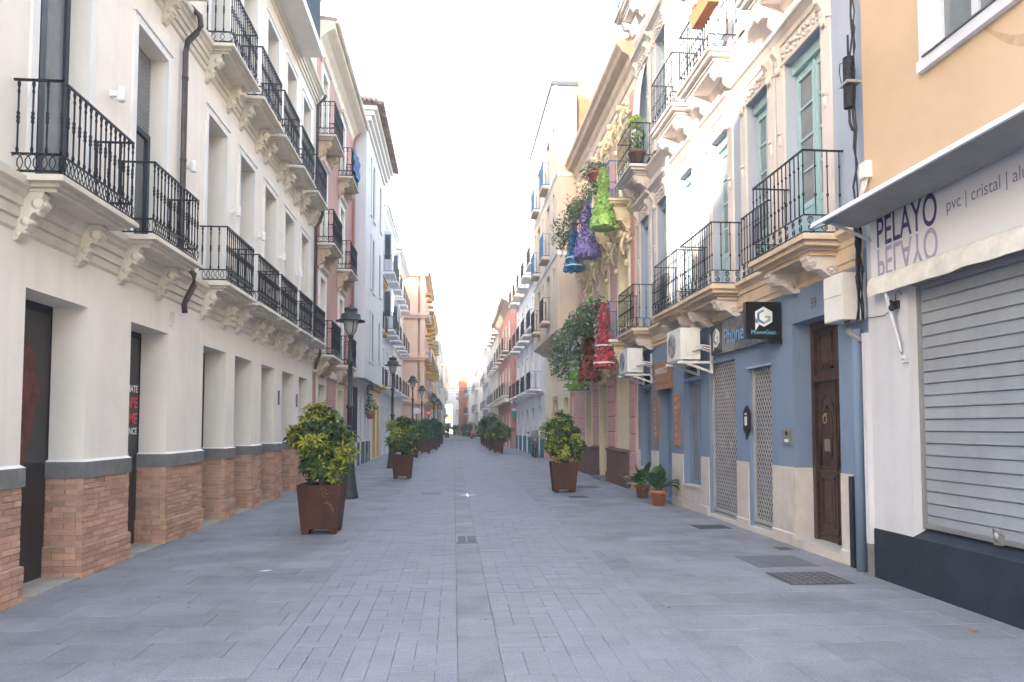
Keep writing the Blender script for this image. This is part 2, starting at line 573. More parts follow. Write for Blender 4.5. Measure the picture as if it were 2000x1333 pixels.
def corbel_mesh(sgn, p, h, wd, m, kind='leaf'):
    key = "corbel_%d_%.2f_%.2f_%.2f_%s%s" % (sgn, p, h, wd, m.name, kind)
    if key in MESH:
        return MESH[key]
    q = MB((0, sgn))
    if kind == 'leaf':
        prof = [(0, 0), (p, 0), (p, -.05 * h), (.92 * p, -.12 * h), (1.0 * p, -.22 * h), (.97 * p, -.34 * h), (.80 * p, -.42 * h), (.62 * p, -.44 * h), (.52 * p, -.54 * h), (.55 * p, -.64 * h), (.46 * p, -.76 * h), (.30 * p, -.82 * h), (.22 * p, -.92 * h), (.10 * p, -h), (0, -h)]
        q.prism(prof, -wd / 2, wd / 2)
        q.box(-wd * .62, wd * .62, 0, p * 1.06, 0, .06 * h)
        for sx in (-1, 1):
            for bc, cc, r in ((.80 * p, -.24 * h, .13 * h), (.40 * p, -.62 * h, .10 * h), (.16 * p, -.88 * h, .06 * h)):
                a0 = sx * wd / 2
                q.ball((a0, bc, cc), (.02, r, r), n=7, k=5)
        for bc, cc in ((.98 * p, -.26 * h), (.76 * p, -.42 * h), (.52 * p, -.62 * h), (.32 * p, -.82 * h)):
            for k in (-1, 0, 1):
                q.ball((k * wd * .3, bc, cc), (wd * .2, .03, .06 * h), n=6, k=4)
    else:   # scroll
        prof = [(0, 0), (p, 0), (p, -.14 * h), (.95 * p, -.2 * h), (.90 * p, -.42 * h), (.78 * p, -.62 * h), (.58 * p, -.60 * h), (.45 * p, -.75 * h), (.25 * p, -.98 * h), (.08 * p, -h), (0, -.95 * h)]
        q.prism(prof, -wd / 2, wd / 2)
        for sx in (-1, 1):
            a0 = sx * (wd / 2 + .004)
            for bc, cc, r0 in ((.24 * p, -.66 * h, .26 * h), (.80 * p, -.38 * h, .18 * h)):
                pts = []
                for i in range(15):
                    t = i / 14 * 4.2 * math.pi / 2 * 1.5
                    r = r0 * (1 - i / 16)
                    pts.append((a0, bc + r * math.cos(t), cc + r * math.sin(t)))
                q.tube(pts, .012, 5)
                q.ball((a0, bc, cc), (.018, r0 * .25, r0 * .25), n=6, k=4)
    MESH[key] = q.mesh("corbel", m)
    return MESH[key]


def ring_strip(mb, path, z0, z1, spacing, r=.0055):
    """interlaced rings along a polyline in plan [(a,b),...] between z0 and z1"""
    R_ = (z1 - z0) / 2
    zc = (z0 + z1) / 2
    for (a0, b0), (a1, b1) in zip(path[:-1], path[1:]):
        L = math.hypot(a1 - a0, b1 - b0)
        n = max(1, int(L / spacing))
        for i in range(n):
            t = (i + .5) / n
            ca, cb = a0 + (a1 - a0) * t, b0 + (b1 - b0) * t
            da, db = (a1 - a0) / L, (b1 - b0) / L
            mb.tube([(ca + da * spacing * .95 * math.cos(x), cb + db * spacing * .95 * math.cos(x), zc + R_ * math.sin(x)) for x in [2 * math.pi * k / 9 for k in range(9)]], r, 4, closed=True)


def scroll_strip(mb, path, z0, z1, spacing, r=.007):
    zc, R_ = (z0 + z1) / 2, (z1 - z0) / 2
    for (a0, b0), (a1, b1) in zip(path[:-1], path[1:]):
        L = math.hypot(a1 - a0, b1 - b0)
        n = max(1, int(round(L / spacing)))
        da, db = (a1 - a0) / L, (b1 - b0) / L
        st = L / n
        for i in range(n):
            t = (i + .5) * st
            for s_ in (-1, 1):
                pts = []
                for k in range(13):
                    th = k / 12 * 3.4 * math.pi
                    rr = R_ * .5 * (1 - k / 15)
                    x = t + s_ * (rr * math.sin(th)) * .9
                    z = zc + s_ * (R_ * .5 - rr * math.cos(th) * 1.0)
                    pts.append((a0 + da * x, b0 + db * x, z))
                mb.tube(pts, r, 4)


def balcony(F, par, u0, u1, z, proj, style='L1', rh=0.9, mi=None, ms=None, corb=None, detail=2, name="balcony", slab=True, back=0.0, panel=True, n_side=3):
    """z: underside of slab. children of the balcony part: railing pieces and corbels"""
    mi = mi or M_IRON
    ms = ms or M_CSTONE
    mb = MB(F)
    if style == 'R2':
        zt = z + .22
        for k, (ins, a, b) in enumerate(((.17, 0, .05), (.13, .05, .09), (.05, .09, .15), (.0, .15, .20), (.02, .20, .22))):
            mb.box(u0 - .08 + ins, u1 + .08 - ins, back - .02, proj + .06 - ins, z + a, z + b)
    elif style == 'thin':
        zt = z + .12
        mb.box(u0 - .04, u1 + .04, back - .02, proj + .04, z + .03, zt)
        mb.box(u0, u1, back - .02, proj, z, z + .03)
    else:
        zt = z + .13
        for ins, a, b in ((.12, 0, .035), (.07, .035, .07), (.0, .07, .115), (.015, .115, .13)):
            mb.box(u0 - .06 + ins, u1 + .06 - ins, back - .02, proj + .06 - ins, z + a, z + b)
    if not slab:
        mb = MB(F)
        mb.box(u0, u1, back - .02, proj, z + .1, z + .12)
        zt = z + .12
    pt = mb.build(name, ms if slab else mi, par)
    path = [(u0, back), (u0, proj), (u1, proj), (u1, back)]
    h0 = zt + .03
    hp = (.16 if style != 'R2' else .2) if panel else 0.02
    top = zt + rh
    hb = MB(F)
    for (a0, b0), (a1, b1) in zip(path[:-1], path[1:]):
        ea, eb = min(a0, a1) - .012, max(a0, a1) + .012
        fb, gb = min(b0, b1) - .012, max(b0, b1) + .012
        hb.box(ea, eb, fb, gb, top - .018, top)
    hb.build("handrail", mi, pt)
    for zz, th in ((h0 + hp, .012), (h0, .01)):
        hb = MB(F)
        for (a0, b0), (a1, b1) in zip(path[:-1], path[1:]):
            hb.box(min(a0, a1) - .012, max(a0, a1) + .012, min(b0, b1) - .008, max(b0, b1) + .008, zz, zz + th)
        hb.build("lower_rail", mi, pt)
    if panel:
        sp = MB(F)
        if style == 'R2':
            scroll_strip(sp, path, h0 + .01, h0 + hp, .17)
        elif detail >= 1:
            ring_strip(sp, path, h0 + .01, h0 + hp, .065 if detail == 2 else .11)
        sp.build("scroll_panel", mi, pt, kind='stuff')
    kind = {'L1': 'knob', 'R2': 'thin'}.get(style, 'bar')
    bh = top - .018 - (h0 + hp + .012)
    L = u1 - u0
    n = max(3, int(round(L / (.105 if detail >= 1 else .13))))
    pos = [(u0 + L * i / n, proj) for i in range(n + 1)]
    for k in range(1, n_side + 1):
        b = back + (proj - back) * (1 - k / (n_side + .35))
        pos += [(u0, b), (u1, b)]
    if detail >= 1:
        me = baluster_mesh(kind, round(bh, 2), mi)
        for a, b in pos:
            inst("baluster", me, pt, MB(F).P(a, b, h0 + hp + .012))
    else:
        q = MB(F)
        for a, b in pos:
            q.box(a - .008, a + .008, b - .008, b + .008, h0, top - .018)
        q.build("baluster_row", mi, pt)
    if corb:
        p, h, wd, mc, kd, us = corb
        me = corbel_mesh(F[1], p, h, wd, mc, kd)
        for u in us:
            inst("corbel", me, pt, MB(F).P(u, back, z))
    return pt


def trim(F, par, u0, u1, z0, z1, wd, pr, m, name="window_surround", sill=False):
    mb = MB(F)
    mb.box(u0 - wd, u0, 0, pr, z0, z1)
    mb.box(u1, u1 + wd, 0, pr, z0, z1)
    mb.box(u0 - wd, u1 + wd, 0, pr, z1, z1 + wd)
    mb.box(u0 - wd - .015, u1 + wd + .015, 0, pr + .02, z1 + wd, z1 + wd + .03)
    return mb.build(name, m, par)


# ------------------------------------------------------------------ ground and paving
gm = MB()
gm.quad([(-700, -300, -.05), (700, -300, -.05), (700, 1500, -.05), (-700, 1500, -.05)])
gr = gm.build("ground", M_GROUND)
gr['kind'] = 'structure'
gm = MB()
gm.box(-4.6, 5.2, -14, 165, -.045, -.009)
street = gm.build("street", M_JOINT)
street['kind'] = 'structure'


def slab_mesh(key, lx, ly, m):
    if key not in MESH:
        q = MB()
        e = .004
        q.frust(0, 0, [(lx / 2, ly / 2, -.02), (lx / 2, ly / 2, -.0025), (lx / 2 - e, ly / 2 - e, 0)])
        MESH[key] = q.mesh(key, m)
    return MESH[key]


def lay(name, cells, m, nmax, gap0=.005):
    """cells: (x0,x1,y0,y1); nearest nmax become parts, the rest one stuff part"""
    cells.sort(key=lambda c: (c[2] < 3.6, c[2]))
    rest = MB()
    for i, (x0, x1, y0, y1) in enumerate(cells):
        dz = RN.uniform(-.0012, .0012)
        gap = gap0 * RN.choice((.45, .8, 1.5))
        if i < nmax and y0 > 3.4:
            lx, ly = round(x1 - x0 - gap * .7, 3), round(y1 - y0 - gap * 1.7, 3)
            me = slab_mesh("%s_%.3f_%.3f" % (name, lx, ly), lx, ly, m)
            inst(name, me, street, ((x0 + x1) / 2, (y0 + y1) / 2, dz), (RN.uniform(-.002, .002), RN.uniform(-.002, .002), RN.uniform(-.004, .004)))
        else:
            g, k = gap * .35, gap * .85
            rest.add([(x0 + g, y0 + k, dz), (x1 - g, y0 + k, dz), (x1 - g, y1 - k, dz), (x0 + g, y1 - k, dz),
                      (x0 + g, y0 + k, -.012), (x1 - g, y0 + k, -.012), (x1 - g, y1 - k, -.012), (x0 + g, y1 - k, -.012)],
                     [(0, 1, 2, 3), (0, 4, 5, 1), (1, 5, 6, 2), (2, 6, 7, 3), (3, 7, 4, 0)])
    rest.build(name + "s", m, street, kind='stuff')


BAND0, BAND1, PL, PR = 0.035, 0.335, -1.30, 1.78
cells = []
y = -6.0
row = 0
while y < 150:
    h = .40
    off = [0, .2, .4][row % 3] + (RN.random() < .3) * .1
    x = PL
    x -= off
    if off > 0.05:
        cells.append((x, PL, y, y + h))
    while x > -4.1:
        cells.append((x - .6, x, y, y + h))
        x -= .6
    off = [.3, .1, .5][row % 3] + (RN.random() < .3) * .1
    x = PR + off
    cells.append((PR, x, y, y + h))
    while x < 4.7:
        cells.append((x, x + .6, y, y + h))
        x += .6
    y += h
    row += 1
cells = [(max(c[0], -4.5), min(c[1], 5.1), c[2], c[3]) for c in cells]
lay("paving_slab", cells, M_PAVE, 300, .0045)
cells = []
for x0, x1 in ((PL, BAND0), (BAND1, PR)):
    NX, NY = 9, 760
    sx_, sy_ = (x1 - x0) / NX, .115
    used = set()
    for jy in range(NY):
        for ix in range(NX):
            if (ix, jy) in used:
                continue
            q = RN.random()
            wx, hy = (2, 1) if q < .40 else (1, 2) if q < .88 else (1, 1)
            if ix + wx > NX or (ix + 1, jy) in used:
                wx = 1
            for a in range(wx):
                for b in range(hy):
                    used.add((ix + a, jy + b))
            cells.append((x0 + sx_ * ix, x0 + sx_ * (ix + wx), -3 + sy_ * jy, -3 + sy_ * (jy + hy)))
lay("paver", cells, M_PAVER, 300, .004)
cells = []
y = -4.0
while y < 120:
    cells.append((BAND0, BAND1, y, y + .6))
    y += .6
lay("band_slab", cells, M_PAVE, 120, .006)
mb = MB()
mb.box(PL, PR, 90, 160, -.02, 0)
mb.build("far_paving", M_PAVER, street, kind='stuff')

# ------------------------------------------------------------------ left: cream townhouse
FL = (-3.95, 1)
L1 = thing("townhouse", "cream rendered townhouse with brick footed doorways and black iron balconies", "building", (-3.95, 2.8, 0))
L1END = 20.45
OP = [(6.92, 8.05), (9.1, 10.25), (11.65, 12.8), (13.3, 14.4), (15.1, 16.2), (16.9, 18.1), (18.7, 19.75)]
OPH = [(4.4, 5.6)] + OP
WC = [7.42, 9.5, 12.07, 13.8, 15.53, 17.33, 19.13]
WCH = [5.3, 3.7] + WC
holes = [(a, b, 0, 2.89, .44) for a, b in OPH]
holes += [(c - .47, c + .47, 3.86, 6.62, .42) for c in WCH]
holes += [(c - .47, c + .47, 7.72, 10.22, .42) for c in WCH]
holes += [(c - .47, c + .47, 11.35, 13.4, .3) for c in WCH if not 14.2 < c < 18]
mb = MB(FL)
facade(mb, 2.8, L1END, 0, 14.2, holes)
shell(mb, 2.8, L1END, 0, 14.2, 11, .5)
mb.box(3.2, 20.2, -10.5, -1.6, 14.2, 17.4)  # added unseen roof block, tall enough to keep the tan house in shade
mb.build("wall", M_CREAM, L1)
# plinth: grey band over brick
piers = [(5.6, 6.92), (8.05, 9.1), (10.25, 11.65), (12.8, 13.3), (14.4, 15.1), (16.2, 16.9), (18.1, 18.7), (19.75, L1END)]
for i, (a, b) in enumerate(piers):
    mb = MB(FL)
    mb.box(a - .035, b + (.035 if i < 7 else 0), -.42, .035, 1.05, 1.225)
    mb.add([(a - .035, -.42, 1.225), (b + .035, -.42, 1.225), (b + .035, .035, 1.225), (a - .035, .035, 1.225),
            (a - .004, -.42, 1.25), (b + .004, -.42, 1.25), (b + .004, .004, 1.25), (a - .004, .004, 1.25)],
           [(4, 5, 6, 7), (0, 1, 5, 4), (1, 2, 6, 5), (2, 3, 7, 6), (3, 0, 4, 7)], 1)
    mb.build("stone_band", [M_GBAND, M_WTRIM], L1)
    mb = MB(FL)
    mb.box(a - .006, b + (.006 if i < 7 else 0), -.42, .006, 0, 1.05)
    mb.box(a - .03, b + (.03 if i < 7 else 0), -.42, .03, 0, .33)
    mb.build("mortar_bed", M_MORTAR, L1)
bricks = []
for i, (a, b) in enumerate(piers):
    z = .0
    r = 0
    while z < 1.04:
        low = z < .325
        pr = .042 if low else .016
        h = .0655 if low else .0597
        if .325 <= z < .34:
            z = .335
        a0, b0 = a - pr, b + pr
        L = b0 - a0
        cuts = [a0]
        x = a0 + (.11 if r % 2 else .245)
        while x < b0 - .06:
            cuts.append(x)
            x += .245 + RN.uniform(-.012, .012)
        cuts.append(b0)
        for q in range(len(cuts) - 1):
            bricks.append((cuts[q] + (.0045 if q else 0), cuts[q + 1] - (.0045 if q < len(cuts) - 2 else 0), pr - .06 if not low else pr - .07, pr, z + .004, z + h - .004, i))
        # reveal faces (far side of each opening shows to the camera: near end of pier)
        w0 = pr - .066
        cw = [w0]
        x = w0 - (.245 if r % 2 else .12)
        while x > -.38:
            cw.append(x)
            x -= .245
        cw.append(-.42)
        for q in range(len(cw) - 1):
            bricks.append((a0, a0 + .05, cw[q + 1] + .004, cw[q] - .004, z + .004, z + h - .004, i))
        z += h
        r += 1
bricks = [q for q in bricks if q[5] < 1.052]
big = [q for q in bricks if q[6] in (1, 2, 0) and q[0] > 5.9]
big.sort(key=lambda q: q[0])
nb = 0
rest = MB(FL)
for q in bricks:
    j = RN.uniform(-.003, .003)
    if q in big[:300]:
        ibox("brick", L1, FL, q[0], q[1], q[2], q[3] + j, q[4], q[5], M_BRICK)
    else:
        rest.box(q[0], q[1], q[2], q[3] + j, q[4], q[5])
rest.build("brickwork", M_BRICK, L1, kind='stuff')
# thresholds and printed door boards
for i, (a, b) in enumerate(OP):
    ibox("threshold", L1, FL, a + .03, b - .03, -.44, .02, -.005, .02, M_THRESH)
    d = ibox("door_board", L1, FL, a, b, -.41, -.37, .02, 2.80, M_PRINT)
    mb = MB(FL)
    mb.box(a, b, -.43, -.36, 2.80, 2.885)
    mb.box(a, a + .05, -.43, -.355, .02, 2.8)
    mb.box(b - .012, b, -.43, -.36, .02, 2.8)
    mb.build("door_frame", M_DARK, L1)
    if i == 1:
        for s_, z, sz, m in (("ULTIMATE", 2.07, .125, M_TXTW), ("ESCAPE", 1.86, .20, M_TXTR), ("GAME", 1.645, .20, M_TXTR), ("EXPERIENCE", 1.5, .125, M_TXTW), ("VIVE LA AVENTURA EN", .60 + .62, .06, M_TXTW), ("MALAGA.", 1.09, .05, M_TXTW), ("ven y juega", .52, .05, M_TXTW)):
            text(s_, sz, (-3.95 - .37, 10.2 if z > 1.4 else 9.98, z), (0, 1, 0), L1, m, "lettering", sx=1.0, bold=.003 if sz > .1 else 0, align='RIGHT')
    if i == 0:
        mb = MB(FL)
        pts = [(6.95, 2.35), (7.12, 2.28), (7.25, 2.1), (7.34, 1.86), (7.38, 1.66), (7.30, 1.58), (7.27, 1.42), (7.22, 1.3), (7.18, 1.08), (7.10, 1.0), (7.08, .8), (7.0, .74), (6.95, .8)]
        mb.prismb([(u + .50, z + .22) for u, z in pts], -.371, -.3665)
        mb.build("printed_figure", M_REDP, L1)
# mouldings
CP1 = [(0, 3.36), (.025, 3.39), (.03, 3.46), (.022, 3.465), (.022, 3.475), (.05, 3.485), (.055, 3.565), (.046, 3.57), (.046, 3.58), (.075, 3.59), (.08, 3.66), (.11, 3.69), (.12, 3.72), (.16, 3.75), (.17, 3.82), (0, 3.85)]
CP2 = [(b, c + 3.92) for b, c in CP1]
mb = MB(FL)
mb.prism(CP1, 2.8, L1END)
mb.build("cornice", M_CSTONE, L1)
mb = MB(FL)
mb.prism([(b, c - .08) for b, c in CP2], 2.8, L1END)
mb.build("cornice", M_CSTONE, L1)
mb = MB(FL)
mb.prism([(b * 1.4, c + 7.35) for b, c in CP1], 2.8, L1END)
mb.build("cornice", M_CSTONE, L1)
mb = MB(FL)
mb.prism([(b * 2.4, c + 10.35) for b, c in CP1], 2.8, L1END)
mb.build("cornice", M_CSTONE, L1)
B1 = [(6.64, 8.06), (8.64, 10.08), (11.38, 12.83), (13.2, 14.65), (14.92, 16.35), (16.7, 18.1), (18.45, 19.85)]
for i, (a, b) in enumerate(B1):
    cu = [a + .12, b - .25]
    balcony(FL, L1, a, b, 3.72, .42, 'L1', .88, corb=(.25, .44, .11, M_CSTONE, 'leaf', cu), detail=2 if i < 4 else 1)
    if i >= 1:
        balcony(FL, L1, a, b, 7.52, .42, 'L1', .95, corb=(.25, .46, .11, M_CSTONE, 'leaf', cu), detail=1)
for k, c in enumerate(WC):
    for fl, (z0, z1) in enumerate(((3.86, 6.62), (7.72, 10.22))):
        trim(FL, L1, c - .47, c + .47, z0, z1, .11, .03, M_WTRIM)
        if fl == 0 and k in (0, 1):
            zb = 5.55 if k == 1 else 6.28
            window(FL, L1, c - .47, c + .47, z0, zb, -.19, M_DFRAME, M_CURT if k == 0 else M_GLASS, 2, 1, .07, .05)
            sh = MB(FL)
            z = zb
            while z < z1 - .005:
                h = min(.055, z1 - z)
                sh.prism([(-.25, z), (-.215, z + .004), (-.205, z + h * .5), (-.215, z + h - .004), (-.25, z + h)], c - .465, c + .465)
                z += h
            sh.build("roller_blind", M_ROLL, L1)
        else:
            window(FL, L1, c - .47, c + .47, z0, z1, -.34, M_DFRAME, M_GLASS, 2, 2, .06, .04)
for k, c in enumerate(WC):
    if not 14.2 < c < 18:
        window(FL, L1, c - .47, c + .47, 11.35, 13.4, -.25, M_DFRAME, M_GLASS, 2, 1)
# projecting bay on the third floor with dark louvres
mb = MB(FL)
mb.box(14.1, 18.05, -.02, .62, 10.93, 11.13)
bay = mb.build("bay", M_WTRIM, L1)
mb = MB(FL)
mb.box(14.3, 17.9, 0, .5, 11.13, 13.6)
mb.build("bay_core", M_DFRAME, bay)
for i in range(28):
    u = 14.25 + i * .132
    ibox("louvre", bay, FL, u, u + .03, .5, .57, 11.13, 13.55, M_DFRAME)
for i in range(4):
    ibox("louvre", bay, FL, 17.9, 17.96, .06 + i * .12, .09 + i * .12, 11.13, 13.55, M_DFRAME)
# wall lamps
lm = MB()
lm.lathe([(.042, -.085), (.045, -.07), (.045, .06), (.038, .085), (.02, .09)], n=12)
lm.box(-.025, .025, -.1, 0, -.03, .03)
lm.box(-.03, .03, -.115, -.1, -.04, .04)
LM = lm.mesh("wall_lamp", M_WTRIM)
for u in (8.42, 10.72, 12.95, 14.62, 16.4, 18.2):
    inst("wall_lamp", LM, L1, (-3.95 + .115, u, 5.43), (0, 0, -math.pi / 2))
# drainpipes
mb = MB(FL)
mb.tube([(10.5, .02, 7.72), (10.5, .12, 7.70), (10.5, .24, 7.58), (10.52, .25, 7.45), (10.5, .20, 7.33), (10.47, .09, 7.18), (10.45, .07, 7.0), (10.45, .07, 4.1), (10.46, .07, 3.98), (10.48, .16, 3.88), (10.5, .24, 3.78), (10.5, .24, 3.62), (10.49, .16, 3.45), (10.48, .12, 3.34), (10.48, .13, 3.22)], .043, 8)
for z in (6.6, 5.4, 4.3):
    mb.lathe([(.05, z), (.05, z + .05)], 10.45, .07, 8)
mb.build("drainpipe", M_PIPE, L1)
mb = MB(FL)
mb.tube([(20.28, .3, 11.0), (20.28, .25, 10.9), (20.28, .08, 10.7), (20.28, .07, 8.0), (20.28, .2, 7.75), (20.28, .25, 7.6), (20.28, .18, 7.35), (20.28, .07, 7.2), (20.28, .07, 4.05), (20.28, .22, 3.85), (20.28, .24, 3.65), (20.28, .14, 3.4), (20.28, .1, 3.2)], .045, 8)
mb.build("drainpipe", M_PIPE, L1)
for u in (16.5, 18.37):
    ibox("door_plaque", L1, FL, u, u + .12, .003, .02, 2.1, 2.42, M_GBAND)
ibox("junction_box", L1, FL, 10.28, 10.36, .002, .03, 3.02, 3.2, M_CSTONE)
ibox("letter_box", L1, FL, 19.85, 20.05, .003, .05, 1.55, 1.75, M_GBAND)

# unseen block added behind the viewpoint; its roofline shapes the sun patch opposite
L0 = thing("shade_block", "pale unseen block behind the viewpoint, added to shape the sun patch on the blue house", "building", (-3.95, -10, 0))
mb = MB(FL)
mb.prism([(0, 0), (0, 11.7), (-6.6, 11.7), (-7.3, 10.6), (-8.2, 10.15), (-14, 10.8), (-14, 0)], -40, -10)
mb.box(-40, -10.01, -4.65, -.02, 11.7, 17)
mb.build("wall", M_CREAM, L0)

# ------------------------------------------------------------------ right: orange shop house
F1 = (4.5, -1)
R1 = thing("shop_house", "orange shop house with white piers, navy base and rolled metal shutter", "building", (4.5, 7.4, 0))
mb = MB(F1)
facade(mb, -3, 7.42, 0.5, 4.05, [(3.0, 6.74, .5, 3.05, .16)], m=0)
facade(mb, -3, 7.42, 4.05, 11.5, [(5.28, 6.3, 5.12, 7.0, .14), (3.3, 4.3, 5.12, 7.0, .14)], m=1, mr=0)
shell(mb, -3, 7.42, 0, 4.05, 9, .3, m=0)
shell(mb, -3, 7.42, 4.05, 11.5, 9, .3, m=1)
mb.build("wall", [M_WHITE, M_ORANGE], R1)
mb = MB(F1)
mb.box(-3, 7.39, -.2, .015, 0, .5)
mb.prism([(-.16, .5), (.015, .5), (.015, .52), (-.16, .605)], 3.0, 6.74)
mb.box(6.74, 7.39, -.05, .012, .5, .52)
mb.build("base_plinth", M_NAVY, R1)
# roller shutter, slat by slat
sl_ = MB(F1)
hh = .1165
sl_.prism([(-.03, 0), (.008, 0), (.015, .005), (.016, .012), (.012, .016), (.012, .096), (.017, .100), (.016, .107), (-.01, .109), (-.02, hh), (-.03, hh)], -1.87, 1.87)
SLM = sl_.mesh("slat", M_SHUT)
mb = MB(F1)
mb.box(3.0, 6.74, -.155, -.145, .6, 3.05)
SH = mb.build("shutter", M_DARK, R1)
for k in range(21):
    z = .625 + hh * k
    if z < 3.02:
        inst("slat", SLM, SH, (0 + .005 * 0 + .13, 4.87, z), (RN.uniform(-.0006, .0006), 0, 0))
mb = MB(F1)
mb.box(3.02, 6.72, -.15, -.10, .612, .655)
mb.build("bottom_rail", M_STEEL, SH)
mb = MB(F1)
mb.box(5.72, 5.80, -.12, -.08, .60, .70)
mb.lathe([(.02, .63), (.025, .70), (.01, .71)], 5.76, -.08, 8)
mb.tube([(5.72, -.09, .68), (5.73, -.07, .74), (5.79, -.07, .74), (5.8, -.09, .68)], .008, 5)
mb.box(6.02, 6.12, -.12, -.085, .615, .63)
mb.build("shutter_lock", M_STEEL, SH)
mb = MB(F1)
mb.box(6.70, 6.738, -.16, -.09, .6, 3.05)
mb.box(3.0, 6.74, -.16, -.05, 3.0, 3.05)
mb.build("shutter_guide", M_STEEL, R1)
# upper window with white surround
trim(F1, R1, 5.28, 6.3, 5.12, 7.0, .12, .03, M_WHITE)
ibox("window_sill", R1, F1, 5.16, 6.42, .002, .06, 5.0, 5.11, M_WHITE)
ibox("sill_slate", R1, F1, 5.26, 6.32, -.1, .075, 5.112, 5.128, M_CHAR)
window(F1, R1, 5.28, 6.3, 5.13, 7.0, -.06, M_WHITE, M_CURT, 2, 2, .09, .04)
window(F1, R1, 3.3, 4.3, 5.12, 7.0, -.06, M_WHITE, M_CURT, 2, 2, .09, .04)
# sign board
SG = thing("shop_sign", "long white fascia sign of a window maker, above the rolled metal shutter", "sign", (4.5, 7.2, 3.18))
mb = MB(F1)
mb.box(-1, 7.2, .0, .09, 3.17, 3.93)
mb.build("board", M_SIGNW, SG)
XS = 4.5 - .09
text("PELAYO", .43, (XS, 7.09, 3.47), (0, -1, 0), SG, M_LETTER, sx=.62, bold=.004)
text("PELAYO", .43, (XS, 7.09, 3.44), (0, -1, 0), SG, M_LETTERF, "mirrored_lettering", sx=.62, bold=.004, flip=True)
text("\u00ae", .07, (XS, 6.12, 3.77), (0, -1, 0), SG, M_GREYTX)
text("pvc | cristal | aluminio", .165, (XS, 6.02, 3.53), (0, -1, 0), SG, M_GREYTX, sx=.86)
# awning
AW = thing("awning", "folded white canvas awning over the white fascia sign, grey roll beneath", "awning", (4.5, 7.3, 3.9))
mb = MB(F1)
mb.prism([(0, 4.02), (.10, 4.06), (.62, 3.80), (.70, 3.765), (.71, 3.72), (.69, 3.715), (.66, 3.75), (.10, 4.0), (0, 3.98)], -2, 7.28)
mb.build("hood", M_SIGNW, AW)
mb = MB(F1)
mb.tube([(7.22, .20, 3.83), (3, .20, 3.83), (-2, .20, 3.83)], .105, 16)
mb.prism([(.2, 3.93), (.62, 3.775), (.62, 3.765), (.2, 3.72)], -2, 7.24)
mb.build("canvas_roll", M_CANVG, AW)
mb = MB(F1)
mb.tube([(7.2, .02, 3.55), (7.2, .52, 3.76)], .018, 6)
mb.tube([(7.2, .02, 3.9), (7.2, .02, 3.5)], .014, 6)
mb.build("arm", M_WHITE, AW)
VL = thing("valance", "cream canvas valance hanging below the white fascia sign", "awning", (4.5, 7.15, 3.1))
mb = MB(F1)
n = 60
pts, fs = [], []
for i in range(n + 1):
    u = 7.19 - (7.19 + 1) * i / n
    k = .012 * math.sin(i * 1.9) + .008 * math.sin(i * .7)
    for j, (b, c) in enumerate(((.10, 3.165), (.135 + k * .3, 3.12), (.15 + k, 3.05), (.145 + k * 1.2, 2.965 + .004 * math.sin(i * 1.3)))):
        pts.append((u, b, c))
for i in range(n):
    for j in range(3):
        fs.append((i * 4 + j, i * 4 + 4 + j, i * 4 + 5 + j, i * 4 + 1 + j))
mb.add(pts, fs, 0, True)
mb.add([(a, b - .006, c) for a, b, c in pts], fs, 0, True)
mb.build("cloth", M_CANV, VL)
mb = MB(F1)
mb.tube([(6.93, .12, 3.02), (6.80, .05, 2.36), (6.78, .03, 2.3)], .017, 7)
mb.ball((6.78, .03, 2.29), .03)
mb.box(6.74, 6.82, .0, .03, 2.24, 2.33)
mb.build("stay_rod", M_WHITE, VL)
mb = MB(F1)
mb.box(6.86, 6.93, .0, .03, 2.80, 2.88)
mb.tube([(6.9, .03, 2.84), (6.88, .09, 2.88), (6.84, .10, 2.83)], .012, 6)
mb.ball((6.84, .10, 2.80), (.035, .035, .04))
mb.tube([(6.9, .02, 2.88), (6.88, .03, 2.95), (6.83, .03, 2.97), (6.80, .02, 2.93)], .005, 4)
wl = mb.build("wall_spotlight", M_CABLE, None, org=(4.48, 6.89, 2.8))
tag(wl, "small black spotlight on the white pier under the canvas valance", "light")

# ------------------------------------------------------------------ right: blue-grey house number 59
F2 = (4.6, -1)
U0, U1 = 7.5, 17.6
R2 = thing("blue_house", "blue grey house with sand coloured mouldings, teal balcony doors and cream marble skirting", "building", (4.6, 7.5, 0))
DOOR = (8.22, 9.38, .1, 3.0)
G2 = (10.07, 10.85, .07, 2.5)
G1 = (11.38, 12.6, .05, 2.72)
W3 = (13.05, 14.05, .45, 2.85)
D4 = (14.83, 15.82, .03, 2.5)
W5 = (16.4, 17.4, .6, 2.85)
WIN = [(8.42, 9.45), (9.95, 10.75), (11.5, 12.3), (13.3, 14.1), (14.95, 15.75), (16.4, 17.2)]
holes = [(*DOOR, .34), (*G2, .14), (*G1, .14), (*W3, .22), (*D4, .3), (*W5, .22)]
mb = MB(F2)
facade(mb, U0, U1, 0, 3.6, holes)
shell(mb, U0, U1, 0, 3.6, 9, .5)
mb.build("lower_wall", M_BLUE, R2)
mb = MB(F2)
holes = [(a, b, 3.9, 6.66, .26) for a, b in WIN] + [(a, b, 7.9, 10.45, .26) for a, b in WIN] + [(a, b, 12.0, 14.0, .26) for a, b in WIN]
facade(mb, U0, U1, 3.6, 15.5, holes)
shell(mb, U0, U1, 3.6, 15.5, 9, .5)
mb.build("upper_wall", M_PALEB, R2)
